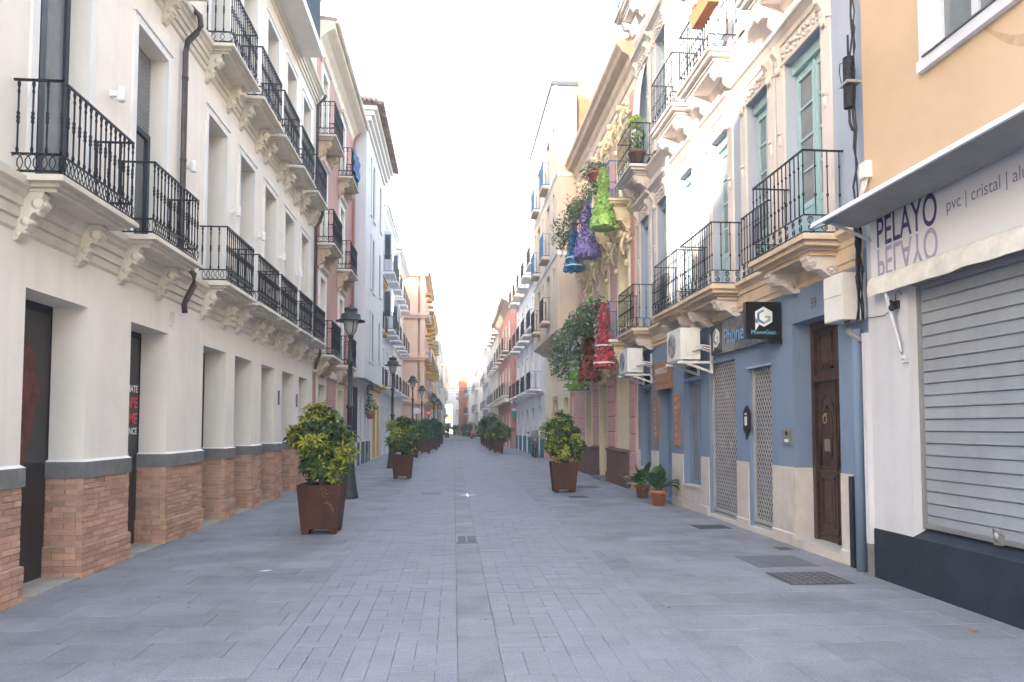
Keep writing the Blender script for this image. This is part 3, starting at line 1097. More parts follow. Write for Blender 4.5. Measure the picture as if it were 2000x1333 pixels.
# marble skirting pieces
wain = [(7.95, 8.2), (9.40, 10.03), (10.6 + .28, 11.33), (12.62, 13.03), (14.07, 14.80), (15.85, 16.38), (17.42, 17.58)]
for a, b in wain:
    ibox("marble_slab", R2, F2, a, b, .002, .022, .16, 1.05, M_MARBLE)
    mb = MB(F2)
    mb.box(a - .005, b + .005, .002, .04, 0, .15)
    mb.prism([(.002, .15), (.04, .15), (.022, .165), (.002, .165)], a - .005, b + .005)
    mb.build("marble_skirting", M_MARBLE, R2)
ibox("marble_slab", R2, F2, 9.36, 9.382, -.33, .018, .1, 1.047, M_MARBLE)
for a, b, z in ((13.03, 14.07, .44), (16.38, 17.42, .59)):
    ibox("marble_slab", R2, F2, a, b, .002, .02, .16, z, M_MARBLE)
    ibox("marble_skirting", R2, F2, a, b, .002, .036, 0, .15, M_MARBLE)
    ibox("window_sill", R2, F2, a - .01, b + .01, -.2, .05, z, z + .035, M_MARBLE)
ibox("door_step", R2, F2, 8.2, 9.42, -.34, .05, 0, .104, M_MARBLE)
ibox("door_step", R2, F2, 10.03, 10.88, -.14, .03, 0, .074, M_MARBLE)
ibox("door_step", R2, F2, 11.33, 12.62, -.14, .02, 0, .054, M_MARBLE)
mb = MB(F2)
mb.box(9.50, 9.84, .022, .026, .35, .73)
mb.box(9.53, 9.81, .026, .029, .38, .70)
mb.build("meter_hatch", M_MARBLE, R2)
# carved street door
mb = MB(F2)
mb.box(8.22, 8.34, -.34, -.24, .1, 3.0)
mb.box(9.27, 9.36, -.34, -.24, .1, 3.0)
mb.box(8.34, 9.27, -.34, -.24, 2.9, 3.0)
mb.box(8.34, 9.27, -.34, -.22, 2.20, 2.28)
mb.build("door_frame", M_DWOOD, R2)
mb = MB(F2)
mb.box(8.34, 9.27, -.33, -.29, .1, 2.2)
mb.box(8.34, 9.27, -.33, -.29, 2.28, 2.9)


def raised(q, a, b, c, e, w0):
    for (x0, x1, y0, y1) in ((a, b, c, c + .03), (a, b, e - .03, e), (a, a + .03, c, e), (b - .03, b, c, e)):
        q.box(x0, x1, w0, w0 + .022, y0, y1)
    q.add([(a + .06, w0, c + .06), (b - .06, w0, c + .06), (b - .06, w0, e - .06), (a + .06, w0, e - .06),
           (a + .09, w0 + .018, c + .09), (b - .09, w0 + .018, c + .09), (b - .09, w0 + .018, e - .09), (a + .09, w0 + .018, e - .09)],
          [(4, 5, 6, 7), (0, 1, 5, 4), (1, 2, 6, 5), (2, 3, 7, 6), (3, 0, 4, 7)])


for a, b in ((8.36, 8.80), (8.82, 9.26)):
    raised(mb, a + .05, b - .05, .30, .95, -.29)
    raised(mb, a + .05, b - .05, 2.36, 2.84, -.29)
    mb.box(a, b, -.29, -.26, .17, .2)
    mb.tube([(a + .04, -.285, 1.08), (a + .04, -.285, 1.80), (a + .10, -.285, 1.95), ((a + b) / 2, -.285, 2.04), (b - .10, -.285, 1.95), (b - .04, -.285, 1.80), (b - .04, -.285, 1.08), ((a + b) / 2, -.285, 1.06)], .016, 6, closed=True)
    mb.tube([(a + .12, -.285, 1.2), (a + .12, -.285, 1.74), ((a + b) / 2, -.285, 1.88), (b - .12, -.285, 1.74), (b - .12, -.285, 1.2)], .012, 6, closed=True)
mb.box(8.795, 8.825, -.29, -.265, .1, 2.2)
mb.box(8.34, 9.27, -.29, -.25, 1.0, 1.03)
leafd = mb.build("door", M_DWOOD, R2)
mb = MB(F2)
mb.tube([(9.04 + .045 * math.cos(t), -.25, 1.70 + .055 * math.sin(t)) for t in [k * math.pi / 5 for k in range(10)]], .010, 6, closed=True)
mb.ball((9.04, -.265, 1.76), .025)
mb.build("knocker", M_BRASS, leafd)
ibox("keyhole", leafd, F2, 8.86, 8.88, -.285, -.27, 1.0, 1.04, M_BRASS)
ibox("notice", leafd, F2, 8.98, 9.12, -.285, -.28, 1.28, 1.44, mat("paper", (.22, .17, .15), .6, var=.05, bump=0))


def lattice(q, a, b, c, e, w0, px=.085, pz=.13, t=.007):
    n = int((b - a) / px) + int((e - c) / pz * 1) + 4
    for sgn in (1, -1):
        k = -int((e - c) / pz) - 1
        while k * px < (b - a) + (e - c) / pz * px:
            # line: u = a + k*px + sgn*(z-c)*px/pz
            lo, hi = [], []
            u_at = (lambda z, k=k, sg=sgn: (a + k * px + (z - c) * px / pz) if sg > 0 else (b - k * px - (z - c) * px / pz))
            zs = [c, e]
            for ue in (a, b):
                z = c + ((ue - a - k * px) if sgn > 0 else (b - k * px - ue)) * pz / px
                if c < z < e:
                    zs.append(z)
            zs.sort()
            seg = [z for z in zs if a - 1e-6 <= u_at(z) <= b + 1e-6]
            if len(seg) >= 2 and seg[-1] - seg[0] > .02:
                z0, z1 = seg[0], seg[-1]
                y0, y1 = u_at(z0), u_at(z1)
                q.add([(y0 - t, w0, z0), (y0 + t, w0, z0), (y0 + t, w0 + .008, z0), (y0 - t, w0 + .008, z0),
                       (y1 - t, w0, z1), (y1 + t, w0, z1), (y1 + t, w0 + .008, z1), (y1 - t, w0 + .008, z1)],
                      [(0, 1, 5, 4), (1, 2, 6, 5), (2, 3, 7, 6), (3, 0, 4, 7)])
            k += 1


for (a, b, c, e) in (G1, G2):
    ibox("shop_door", R2, F2, a, b, -.14, -.12, c, e, M_GATEB)
    mb = MB(F2)
    lattice(mb, a + .05, b - .05, c + .12, e - .02, -.075)
    mb.box(a, a + .05, -.09, -.05, c, e)
    mb.box(b - .05, b, -.09, -.05, c, e)
    mb.box(a + .05, b - .05, -.09, -.05, c, c + .12)
    mb.box(a + .05, b - .05, -.09, -.05, c + .05, c + .07)
    mb.build("mesh_gate", M_GATE, R2)
    if a > 11:
        for q, (u, z, m) in enumerate(((12.0, 1.0, M_TXTR), (11.9, 1.3, M_OCHRE), (12.05, 1.55, M_REDP), (11.95, 1.85, M_TXTR), (12.05, 2.15, M_OCHRE), (11.65, 2.2, M_LBLUE))):
            mb = MB(F2)
            mb.prismb([(u + (.10 if k % 2 else .045) * math.cos(k * math.pi / 5), z + (.10 if k % 2 else .045) * math.sin(k * math.pi / 5)) for k in range(10)], -.119, -.115)
            mb.build("star_sticker", m, R2)
ibox("gate_lintel", R2, F2, 10.02, 10.9, .002, .03, 2.5, 2.53, M_PALEB)


def vent(a, b, c, e):
    mb = MB(F2)
    mb.box(a, b, -.2, -.12, c, e)
    v = mb.build("vent", M_DARK, R2)
    k = 0
    while c + .045 * k < e - .03:
        z = c + .045 * k
        s_ = MB(F2)
        s_.prism([(-.11, z + .03), (-.1, z + .036), (-.03, z + .008), (-.035, z)], a, b)
        s_.build("slat", M_GBAND, v)
        k += 1


vent(13.05, 14.05, 2.56, 2.85)
vent(16.4, 17.4, 2.6, 2.85)
ibox("transom", R2, F2, 13.05, 14.05, -.2, -.02, 2.50, 2.56, M_BLUE)
ibox("transom", R2, F2, 16.4, 17.4, -.2, -.02, 2.54, 2.60, M_BLUE)
window(F2, R2, 13.05, 14.05, .485, 2.5, -.13, M_BLUE, M_CURT, 2, 1, .07, .03)
window(F2, R2, 16.4, 17.4, .635, 2.54, -.13, M_BLUE, M_CURT, 2, 1, .07, .03)
mb = MB(F2)
mb.box(14.83, 15.82, -.3, -.22, .03, 2.5)
sd_ = mb.build("shop_door", M_BLUE, R2)
ibox("door_notice", sd_, F2, 15.1, 15.3, -.219, -.212, 1.45, 1.75, M_AC)
# mouldings
mb = MB(F2)
mb.prism([(0, 3.42), (.03, 3.44), (.03, 3.50), (.05, 3.52), (.05, 3.68), (.07, 3.69), (.08, 3.75), (.12, 3.79), (.17, 3.82), (.17, 3.87), (0, 3.9)], U0 + .15, U1)
mb.build("cornice", M_SAND, R2)
mb = MB(F2)
mb.prism([(0, 7.2), (.02, 7.22), (.02, 7.4), (.06, 7.45), (.10, 7.52), (.17, 7.6), (.17, 7.66), (0, 7.70)], U0 + .1, U1)
mb.build("cornice", M_PTRIM, R2)
mb = MB(F2)
mb.prism([(0, 11.2), (.03, 11.25), (.06, 11.5), (.2, 11.7), (.25, 11.8), (0, 11.85)], U0, U1)
mb.build("cornice", M_PTRIM, R2)
mb = MB(F2)
mb.prism([(0, 15.2), (.1, 15.3), (.3, 15.5), (.3, 15.6), (0, 15.7)], U0, U1)
mb.build("cornice", M_PTRIM, R2)
for fl, (z0, z1) in enumerate(((3.9, 6.66), (7.9, 10.45), (12.0, 14.0))):
    for k, (a, b) in enumerate(WIN):
        mb = MB(F2)
        for p, q in ((a - .2, a), (b, b + .2)):
            mb.box(p, q, 0, .035, z0, z1 + .26)
            mb.box(p - .012, q + .012, 0, .06, z0, z0 + .2)
            mb.box(p - .012, q + .012, 0, .055, z1 - .02, z1 + .03)
        mb.box(a, b, 0, .03, z1, z1 + .26)
        mb.prism([(0, z1 + .26), (.05, z1 + .28), (.07, z1 + .34), (.13, z1 + .39), (.17, z1 + .41), (.17, z1 + .46), (0, z1 + .49)], a - .26, b + .26)
        mb.build("window_surround", M_PTRIM, R2)
        orn = MB(F2)
        for p in (a - .1, b + .1):
            orn.prism([(0.03, z1 + .28), (.15, z1 + .28), (.15, z1 + .18), (.09, z1 + .10), (.075, z1 - .02), (.04, z1 - .12)], p - .05, p + .05)
            orn.ball((p, .14, z1 + .2), (.055, .035, .04), n=7, k=4)
            orn.ball((p, .07, z1 - .05), (.05, .03, .06), n=7, k=4)
            orn.ball((p, .05, z1 - .95), (.05, .035, .03), n=7, k=4)
            orn.ball((p, .04, z1 - 1.05), (.03, .03, .09), n=7, k=4)
        for j in range(9):
            u = a + .04 + (b - a - .08) * j / 8
            orn.ball((u, .045, z1 + .17 + .02 * math.cos(j * 2)), (.045, .03, .035), n=6, k=4)
            orn.ball((u, .04, z1 + .09 + .02 * math.sin(j * 2)), (.03, .025, .03), n=6, k=4)
        if fl < 2:
            orn.build("carved_ornament", M_PTRIM, R2, kind='stuff')
        if fl == 0:
            mb = MB(F2)
            mb.box(a + .0, b, -.26, -.1, 6.5, 6.66)
            mb.build("door_head", M_TEAL, R2)
            # french doors with teal frames
            W_ = -.16
            mb = MB(F2)
            mid = (a + b) / 2
            for p, q in ((a, mid - .004), (mid + .004, b)):
                mb.box(p, p + .075, W_ - .05, W_, 3.9, 6.5)
                mb.box(q - .075, q, W_ - .05, W_, 3.9, 6.5)
                zz = [4.62, 5.08, 5.53, 5.97, 6.40]
                mb.box(p + .075, q - .075, W_ - .05, W_, 3.9, 4.02)
                mb.box(p + .075, q - .075, W_ - .04, W_ - .012, 4.02, 4.56)
                mb.box(p + .11, q - .11, W_ - .012, W_, 4.1, 4.48)
                mb.box(p + .075, q - .075, W_ - .05, W_, 4.56, 4.64)
                for z in zz[1:-1]:
                    mb.box(p + .075, q - .075, W_ - .045, W_ - .004, z - .015, z + .015)
                mb.box(p + .075, q - .075, W_ - .05, W_, 6.38, 6.5)
            mb.box(mid - .02, mid + .02, W_, W_ + .02, 3.9, 6.5)
            fd = mb.build("french_door", M_TEAL, R2)
            for p, q in ((a, mid), (mid, b)):
                for z0_, z1_ in ((4.64, 5.065), (5.095, 5.515), (5.545, 5.955), (5.985, 6.38)):
                    ibox("pane", fd, F2, p + .07, q - .07, W_ - .035, W_ - .025, z0_ - .01, z1_ + .01, M_CURT)
        else:
            window(F2, R2, a, b, z0, z1, -.14, M_TEAL if fl == 1 else M_WTRIM, M_CURT if k != 5 else M_GLASS, 2, 4, .07, .04)
RB = [(8.02, 9.42, True), (11.02, 12.62, True), (12.82, 14.3, True), (16.05, 17.5, True)]
for i, (a, b, _) in enumerate(RB):
    balcony(F2, R2, a, b, 3.64, .5, 'R2', 1.02, ms=M_SAND, corb=(.42, .26, .15, M_PTRIM, 'scroll', [a + .2, b - .2]))
for a, b in ((9.88, 10.82), (14.88, 15.82)):
    balcony(F2, R2, a, b, 3.78, .09, 'R2', .98, slab=False, n_side=0)
for a, b in ((8.1, 9.7), (11.0, 12.5), (13.0, 14.35), (16.15, 17.5)):
    balcony(F2, R2, a, b, 7.5, .5, 'R2', 1.0, ms=M_PTRIM, corb=(.42, .3, .16, M_PTRIM, 'scroll', [a + .2, b - .2]))
balcony(F2, R2, 16.2, 17.5, 11.75, .5, 'R2', 1.0, ms=M_PTRIM, mi=M_BIRON, corb=(.42, .3, .16, M_PTRIM, 'scroll', [16.4, 17.3]))
text("59", .20, (4.6, 8.86, 3.12), (0, -1, 0), R2, M_DFRAME, "house_number", sx=.75, bold=.003)
# drainpipes at the party wall
mb = MB(F2)
mb.tube([(7.71, .07, 0), (7.71, .07, 2.7)], .055, 10)
mb.box(7.77, 7.83, .0, .05, 0, 2.55)
mb.build("drainpipe", M_BLUE, R2)
mb = MB(F2)
mb.box(7.865, 7.945, .0, .07, 0, 1.03)
mb.build("cable_duct", M_NAVY, R2)
mb = MB(F1)
mb.box(7.40, 7.46, -.02, .06, 0.35, 2.62)
mb.box(7.40, 7.455, -.02, .055, 0, .35, 1)
mb.build("cable_trunking", [M_WHITE, M_GBAND], R1)

# signs and fittings on the blue house
FS = thing("fascia_sign", "smoked glass fascia sign with pale blue lettering above the mesh gates", "sign", (4.6, 12.25, 2.85))
mb = MB(F2)
mb.box(9.75, 12.22, .005, .09, 2.84, 3.36)
mb.build("panel", M_SCREEN, FS)
mb = MB(F2)
mb.box(11.72, 12.215, .09, .094, 2.845, 3.355)
mb.build("logo_field", M_BLACK, FS)
XS = 4.6 - .096
text("PhoneGest", .36, (XS, 11.62, 2.98), (0, -1, 0), FS, M_LBLUE, sx=.92, bold=.004)


def logo(par, cx_, cz, r, put):
    """hexagon badge with a tail, an inner ring and a hook"""
    hexo = [(cx_ + r * math.sin(k * math.pi / 3), cz + r * math.cos(k * math.pi / 3)) for k in range(6)]
    put("badge", hexo, M_TXTW, 0)
    put("badge_tail", [(cx_ - r * .866, cz - r * .1), (cx_ - r * .45, cz - r * .75), (cx_ - r * .55, cz - r * .9), (cx_ - r * .866, cz - r * 1.4)], M_TXTW, 0)
    o, i_ = r * .78, r * .52
    H = lambda q, k: (cx_ + q * math.sin(k * math.pi / 3), cz + q * math.cos(k * math.pi / 3))
    for a, b, m in ((3, 4, M_DBLUE), (4, 5, M_DBLUE), (5, 6, M_LBLUE), (2, 3, M_GREENP)):
        put("badge_stroke", [H(o, a), H(o, b), H(i_, b), H(i_, a)], m, 1)
    put("badge_stroke", [H(o, 2), (cx_ + o * .866, cz + o * .12), (cx_ + r * .1, cz + o * .12), (cx_ + r * .1, cz - o * .14), (cx_ + i_ * .866, cz - o * .14), H(i_, 2)], M_GREENP, 1)


def put_wall(par):
    def f(nm, poly, m, lv):
        q = MB(F2)
        q.prismb([(11.97 - (x - 11.97), z) for x, z in poly], .094 + lv * .002, .097 + lv * .002)
        q.build(nm, m, par)
    return f


logo(FS, 11.97, 3.13, .17, put_wall(FS))
PS = thing("projecting_sign", "square black sign with hexagon logo projecting over the street", "sign", (4.6, 9.7, 2.83))
mb = MB()
mb.box(4.07, 4.575, 9.66, 9.76, 2.83, 3.35)
mb.build("panel", M_BLACK, PS)
mb = MB()
mb.box(4.42, 4.6, 9.69, 9.73, 2.76, 2.83)
mb.build("bracket", M_IRON, PS)


def put_cam(nm, poly, m, lv):
    q = MB()
    y1 = 9.66 - .001 - lv * .002
    q.add([(x, y1, z) for x, z in poly] + [(x, y1 - .0018, z) for x, z in poly],
          [tuple(range(len(poly), 2 * len(poly)))] + [(i, (i + 1) % len(poly), len(poly) + (i + 1) % len(poly), len(poly) + i) for i in range(len(poly))])
    q.build(nm, m, PS)


logo(PS, 4.325, 3.14, .142, put_cam)
text("PhoneGest", .082, (4.135, 9.659, 2.895), (1, 0, 0), PS, M_CYAN, sx=.98)
WS = thing("wooden_sign", "square orange wood sign with white lettering above the blue shop doorway", "sign", (4.6, 15.3, 2.4))
for k in range(4):
    ibox("plank", WS, F2, 14.74, 15.92, .01, .075 + (k % 2) * .003, 2.41 + k * .152, 2.41 + k * .152 + .148, M_OWOOD)
text("MARENGO", .19, (4.6 - .08, 15.80, 2.76), (0, -1, 0), WS, M_TXTW, sx=1.0)
for (u, s_, lab) in ((15.94, "TATTOO", "narrow upright wooden sign left of the blue shop doorway"), (14.42, "TATTOOS", "narrow upright wooden sign right of the blue shop doorway")):
    q = thing("upright_sign", lab, "sign", (4.6, u, 1.2), "upright wooden signs beside the blue doorway")
    mb = MB(F2)
    mb.box(u - .165, u + .165, .005, .045, 1.2, 2.27)
    mb.build("plank", M_OWOOD, q)
    for k, c in enumerate(s_):
        text(c, .13, (4.6 - .046, u, 2.10 - k * .142), (0, -1, 0), q, M_TXTW, align='CENTER')
PQ = thing("notice_case", "small pointed dark iron notice case between the two mesh gates", "sign", (4.6, 10.85, 1.5))
mb = MB(F2)
mb.prismb([(10.75, 1.55), (10.85, 1.47), (10.95, 1.55), (10.95, 1.82), (10.85, 1.93), (10.75, 1.82)], .02, .06)
mb.box(10.93, 10.945, .0, .03, 1.40, 1.56)
mb.build("case", M_IRON, PQ)
mb = MB(F2)
mb.box(10.81, 10.89, .06, .064, 1.62, 1.76)
mb.box(10.815, 10.885, .06, .064, 1.785, 1.815)
mb.build("card", M_AC, PQ)
IC = thing("intercom", "steel intercom panel beside the dark wood door", "intercom", (4.6, 9.6, 1.46))
mb = MB(F2)
mb.box(9.42, 9.68, .002, .03, 1.36, 1.58)
mb.build("plate", M_STEEL, IC)
mb = MB(F2)
mb.disc(9.55, 1.51, .03, .03, .04, 12)
mb.build("camera_eye", M_BLACK, IC)
ibox("button", IC, F2, 9.5, 9.6, .03, .036, 1.39, 1.43, M_TXTW)


def ac_unit(u0, z0, lab):
    t = thing("air_conditioner", lab, "air conditioner", (4.6, u0, z0), "air conditioner units on brackets")
    mb = MB(F2)
    mb.box(u0, u0 + .80, .24, .60, z0, z0 + .55)
    mb.box(u0 + .01, u0 + .79, .235, .605, z0 + .55, z0 + .562)
    mb.build("casing", M_AC, t)
    mb = MB(F2)
    for k in range(7):
        r = .05 + .028 * k
        mb.tube([(u0 + .47 + r * math.cos(x), .612, z0 + .28 + r * math.sin(x)) for x in [j * math.pi / 9 for j in range(18)]], .005, 4, closed=True)
    for k in range(8):
        x = k * math.pi / 4
        mb.tube([(u0 + .47, .612, z0 + .28), (u0 + .47 + .22 * math.cos(x), .612, z0 + .28 + .22 * math.sin(x))], .005, 4)
    mb.build("fan_grille", M_ROLL, t)
    mb = MB(F2)
    mb.box(u0 - .012, u0, .34, .42, z0 + .42, z0 + .52)
    mb.box(u0 - .015, u0, .3, .5, z0 + .08, z0 + .3)
    mb.build("service_cover", M_AC, t)
    mb = MB(F2)
    for u in (u0 + .04, u0 + .72):
        mb.box(u, u + .045, 0, .64, z0 - .075, z0 - .03)
        mb.box(u, u + .045, 0, .04, z0 - .25, z0 + .45)
        mb.add([(u, .04, z0 - .24), (u + .04, .04, z0 - .24), (u + .04, .5, z0 - .08), (u, .5, z0 - .08), (u, .04, z0 - .20), (u + .04, .04, z0 - .20), (u + .04, .45, z0 - .06), (u, .45, z0 - .06)], [(0, 1, 2, 3), (4, 5, 6, 7), (0, 3, 7, 4), (1, 2, 6, 5)])
    mb.box(u0 + .05, u0 + .75, .27, .31, z0 - .03, z0)
    mb.box(u0 + .05, u0 + .75, .53, .57, z0 - .03, z0)
    mb.build("bracket", M_AC, t)
    mb = MB(F2)
    for k in range(3):
        mb.tube([(u0 - .012, .32 + k * .04, z0 + .2 - k * .03), (u0 - .10, .25 + k * .02, z0 + .24 - k * .03), (u0 - .10, .10, z0 + .22 - k * .05), (u0 - .06, .01, z0 + .18 - k * .05)], .014, 6)
    mb.build("pipe", M_CANV, t)


ac_unit(12.36, 2.80, "white air conditioner beside the smoked glass sign")
ac_unit(16.25, 2.86, "white air conditioner above the left end of the blue shop, near the hanging dresses")
UB = thing("utility_box", "tall white utility box above the dark wood door", "utility box", (4.6, 7.9, 2.8))
mb = MB(F2)
mb.box(7.62, 8.02, .0, .27, 2.80, 3.33)
mb.box(7.63, 8.01, .27, .28, 2.81, 3.08)
mb.box(7.63, 8.01, .27, .282, 3.085, 3.32)
mb.build("box", M_AC, UB)
mb = MB(F2)
for k in range(3):
    mb.tube([(7.78 - k * .04, .16, 2.80), (7.77 - k * .04, .15, 2.68), (7.70 - k * .03, .10, 2.60), (7.66 - k * .02, .07, 2.55)], .016, 6)
mb.build("conduit", M_ROLL, UB)
# cable bundle running down the joint of the two houses
CB = thing("cable_bundle", "tangle of black cables hanging down between the orange and blue houses", "cable", (4.5, 7.5, 2.6))
mb = MB(F1)
rr = random.Random(5)
for k in range(9):
    z = 7.4 if k < 3 else rr.uniform(3.9, 4.2)
    pts = []
    b0, a0 = rr.uniform(.02, .08), 7.47 + rr.uniform(-.03, .06)
    while z > 2.65 + rr.uniform(-.1, .4):
        pts.append((a0 + rr.uniform(-.03, .03), b0 + rr.uniform(-.015, .02), z))
        z -= rr.uniform(.12, .25)
    mb.tube(pts, .008 if k else .012, 5)
mb.tube([(7.45, .05, 4.0), (7.7, .15, 3.95), (8.3, .12, 4.0), (9.2, .06, 3.93)], .008, 5)
mb.tube([(7.42, .03, 2.78), (7.1, .02, 2.76), (6.9, .03, 2.82)], .005, 4)
mb.build("cables", M_CABLE, CB)
CS = thing("cable_splice", "ribbed dark cable splice clamped to the wall beside the orange house", "cable splice", (4.5, 7.5, 5.15))
mb = MB(F1)
pr = []
z = 5.16
while z < 5.72:
    pr += [(.05, z), (.06, z + .006), (.06, z + .018), (.05, z + .024)]
    z += .028
mb.lathe(pr, 7.52, .10, 10)
mb.tube([(7.52, .1, 5.16), (7.52, .1, 5.0), (7.5, .08, 4.9)], .015, 6)
mb.tube([(7.52, .1, 5.72), (7.52, .1, 6.0)], .012, 6)
mb.tube([(7.55, .12, 5.70), (7.62, .14, 5.72), (7.64, .14, 5.62), (7.62, .13, 5.5), (7.57, .12, 5.42)], .006, 5)
mb.build("sleeve", M_CABLE, CS)
mb = MB(F1)
mb.box(7.43, 7.6, .0, .17, 5.42, 5.45)
mb.build("clamp", M_STEEL, CS)
JB = thing("junction_box", "small white junction box on the orange wall just above the awning", "junction box", (4.5, 7.34, 4.3))
mb = MB(F1)
mb.box(7.28, 7.41, .0, .07, 4.30, 4.48)
mb.box(7.29, 7.40, .07, .08, 4.31, 4.39)
mb.build("box", M_AC, JB)
mb = MB(F1)
for k in range(4):
    mb.tube([(7.30 + k * .03, .04, 4.30), (7.33 + k * .03, .05, 4.2), (7.40 + k * .02, .06, 4.08)], .006, 5)
mb.build("lead", M_AC, JB)

# ------------------------------------------------------------------ right: rose and cream house with blue balconies
R3 = thing("rose_house", "rose and cream ornate house with blue balconies hung with flowers and dresses", "building", (4.6, 17.6, 0))
A, B = 17.6, 26.2
mb = MB(F2)
holes = [(21.1, 22.15, .05, 2.95, .35), (23.4, 24.5, .95, 2.85, .25)]
W3S = [(18.4, 19.35), (20.85, 21.8), (23.25, 24.2)]
holes += [(a, b, 3.85, 6.35, .25) for a, b in W3S] + [(a, b, 7.6, 9.7, .25) for a, b in W3S]
facade(mb, A, B, 0, 12.0, holes, m=0)
shell(mb, A, B, 0, 12.0, 9, .4)
mb.box(A, B, -2.5, -.3, 12.0, 12.6)
mb.build("wall", M_BUTTER, R3)
for a, b in ((18.45, 19.9), (19.95, 21.05), (22.2, 23.35), (24.55, 26.1)):
    mb = MB(F2)
    mb.box(a - .04, b + .04, 0, .10, 0, .28)
    mb.box(a, b, 0, .07, .28, .88)
    mb.prism([(0, .88), (.07, .88), (.10, .92), (.10, .97), (0, 1.0)], a - .02, b + .02)
    mb.build("base_block", M_BROWN, R3)
ibox("base_block", R3, F2, 23.36, 24.54, .0, .075, 0, .93, M_BROWN)
ibox("door_step", R3, F2, 21.0, 22.25, -.3, .25, 0, .1, M_GBAND)
for a, b in ((17.72, 18.35), (19.98, 21.02), (22.22, 23.2), (24.7, 25.9)):
    z = 1.02 if a > 18 else .1
    while z < 3.0:
        h = min(.42, 3.08 - z)
        mb = MB(F2)
        mb.add([(a, 0, z), (b, 0, z), (b, 0, z + h), (a, 0, z + h), (a, .03, z), (b, .03, z), (b, .03, z + h), (a, .03, z + h),
                (a + .025, .055, z + .025), (b - .025, .055, z + .025), (b - .025, .055, z + h - .025), (a + .025, .055, z + h - .025)],
               [(0, 1, 5, 4), (1, 2, 6, 5), (2, 3, 7, 6), (3, 0, 4, 7), (4, 5, 9, 8), (5, 6, 10, 9), (6, 7, 11, 10), (7, 4, 8, 11), (8, 9, 10, 11)])
        mb.build("rusticated_block", M_PINK, R3)
        z += h + .015
for fl, (z0, z1) in enumerate(((4.05, 7.1), (7.85, 10.3))):
    for a, b in ((17.72, 18.12), (19.65, 20.55), (22.1, 22.95), (24.5, 25.9)):
        z = z0
        while z < z1 - .2:
            ibox("rusticated_block", R3, F2, a, b, .002, .035, z, z + .60, M_PINK)
            z += .615
for a, b in ((21.1, 22.15), (23.4, 24.5)):
    trim(F2, R3, a, b, 1.0 if b > 23 else .1, 2.9, .13, .05, M_BUTTER)
mb = MB(F2)
mb.box(21.1, 22.15, -.34, -.28, .1, 2.95)
mb.build("door", M_DWOOD, R3)
window(F2, R3, 23.4, 24.5, .95, 2.85, -.15, M_WTRIM, M_CURT, 2, 2)
for prof, z in (([(0, 0), (.04, .02), (.06, .1), (.12, .16), (.12, .22), (0, .25)], 3.2), ([(0, 0), (.04, .03), (.10, .12), (.14, .16), (.14, .24), (0, .27)], 7.1)):
    mb = MB(F2)
    mb.prism([(b, c + z) for b, c in prof], A, B)
    mb.build("cornice", M_BUTTER, R3)
mb = MB(F2)
mb.prism([(0, 10.55), (.04, 10.6), (.05, 10.85), (.12, 10.95), (.16, 11.1), (.34, 11.2), (.40, 11.3), (.48, 11.38), (.48, 11.5), (0, 11.6)], A - .02, B)
mb.build("eaves_cornice", M_SAND, R3)
mb = MB(F2)
mb.box(A, B, -1.0, .1, 11.62, 11.75)
mb.build("parapet_coping", M_PINK2, R3)
for k, (a, b) in enumerate(W3S):
    for z0, z1 in ((3.85, 6.35), (7.6, 9.7)):
        mb = MB(F2)
        for p, q in ((a - .22, a), (b, b + .22)):
            mb.box(p, q, 0, .06, z0, z1)
            mb.box(p - .02, q + .02, 0, .09, z1 - .1, z1)
        n = 8
        cx_ = (a + b) / 2
        ro, ri = (b - a) / 2 + .22, (b - a) / 2
        for i in range(n):
            t0, t1 = math.pi * i / n, math.pi * (i + 1) / n
            P_ = lambda r, t: (cx_ - r * math.cos(t), z1 + .55 * r * math.sin(t))
            mb.prismb([P_(ri * .98, t0), P_(ro, t0), P_(ro, t1), P_(ri * .98, t1)], .0, .06)
        mb.build("window_surround", M_BUTTER, R3)
        window(F2, R3, a, b, z0, z1, -.12, M_BUTTER, M_CURT, 2, 4, .07, .03)
        orn = MB(F2)
        rr = random.Random(k)
        for j in range(80):
            t = rr.uniform(0, math.pi)
            r = rr.uniform(.55, .95)
            orn.ball((cx_ - r * math.cos(t), rr.uniform(.05, .13), z1 + .06 + .62 * r * math.sin(t)), (rr.uniform(.025, .07), .05, rr.uniform(.025, .06)), n=6, k=4)
        for p in (a - .12, b + .12):
            pts = [(p, .06 + .22 * math.sin(x) * .6 + .05, z1 + .35 - x * .22) for x in [j * .35 for j in range(9)]]
            orn.tube(pts, [.06, .058, .05, .048, .045, .04, .035, .03, .02], 6)
            orn.ball((p, .26, z1 + .3), (.09, .1, .1), n=7, k=5)
            orn.ball((p, .1, z1 - .45), (.07, .07, .09), n=7, k=5)
        orn.build("carved_ornament", M_BUTTER, R3, kind='stuff')
RB3 = [(18.05, 19.65), (20.5, 22.1), (22.95, 24.5)]
for z, ms in ((3.62, M_BUTTER), (7.30, M_BUTTER)):
    for a, b in RB3:
        balcony(F2, R3, a, b, z, .6, 'R2', 1.0, mi=M_BIRON, ms=ms, corb=(.5, .55, .2, M_BUTTER, 'scroll', [a + .15, b - .15]), detail=1)

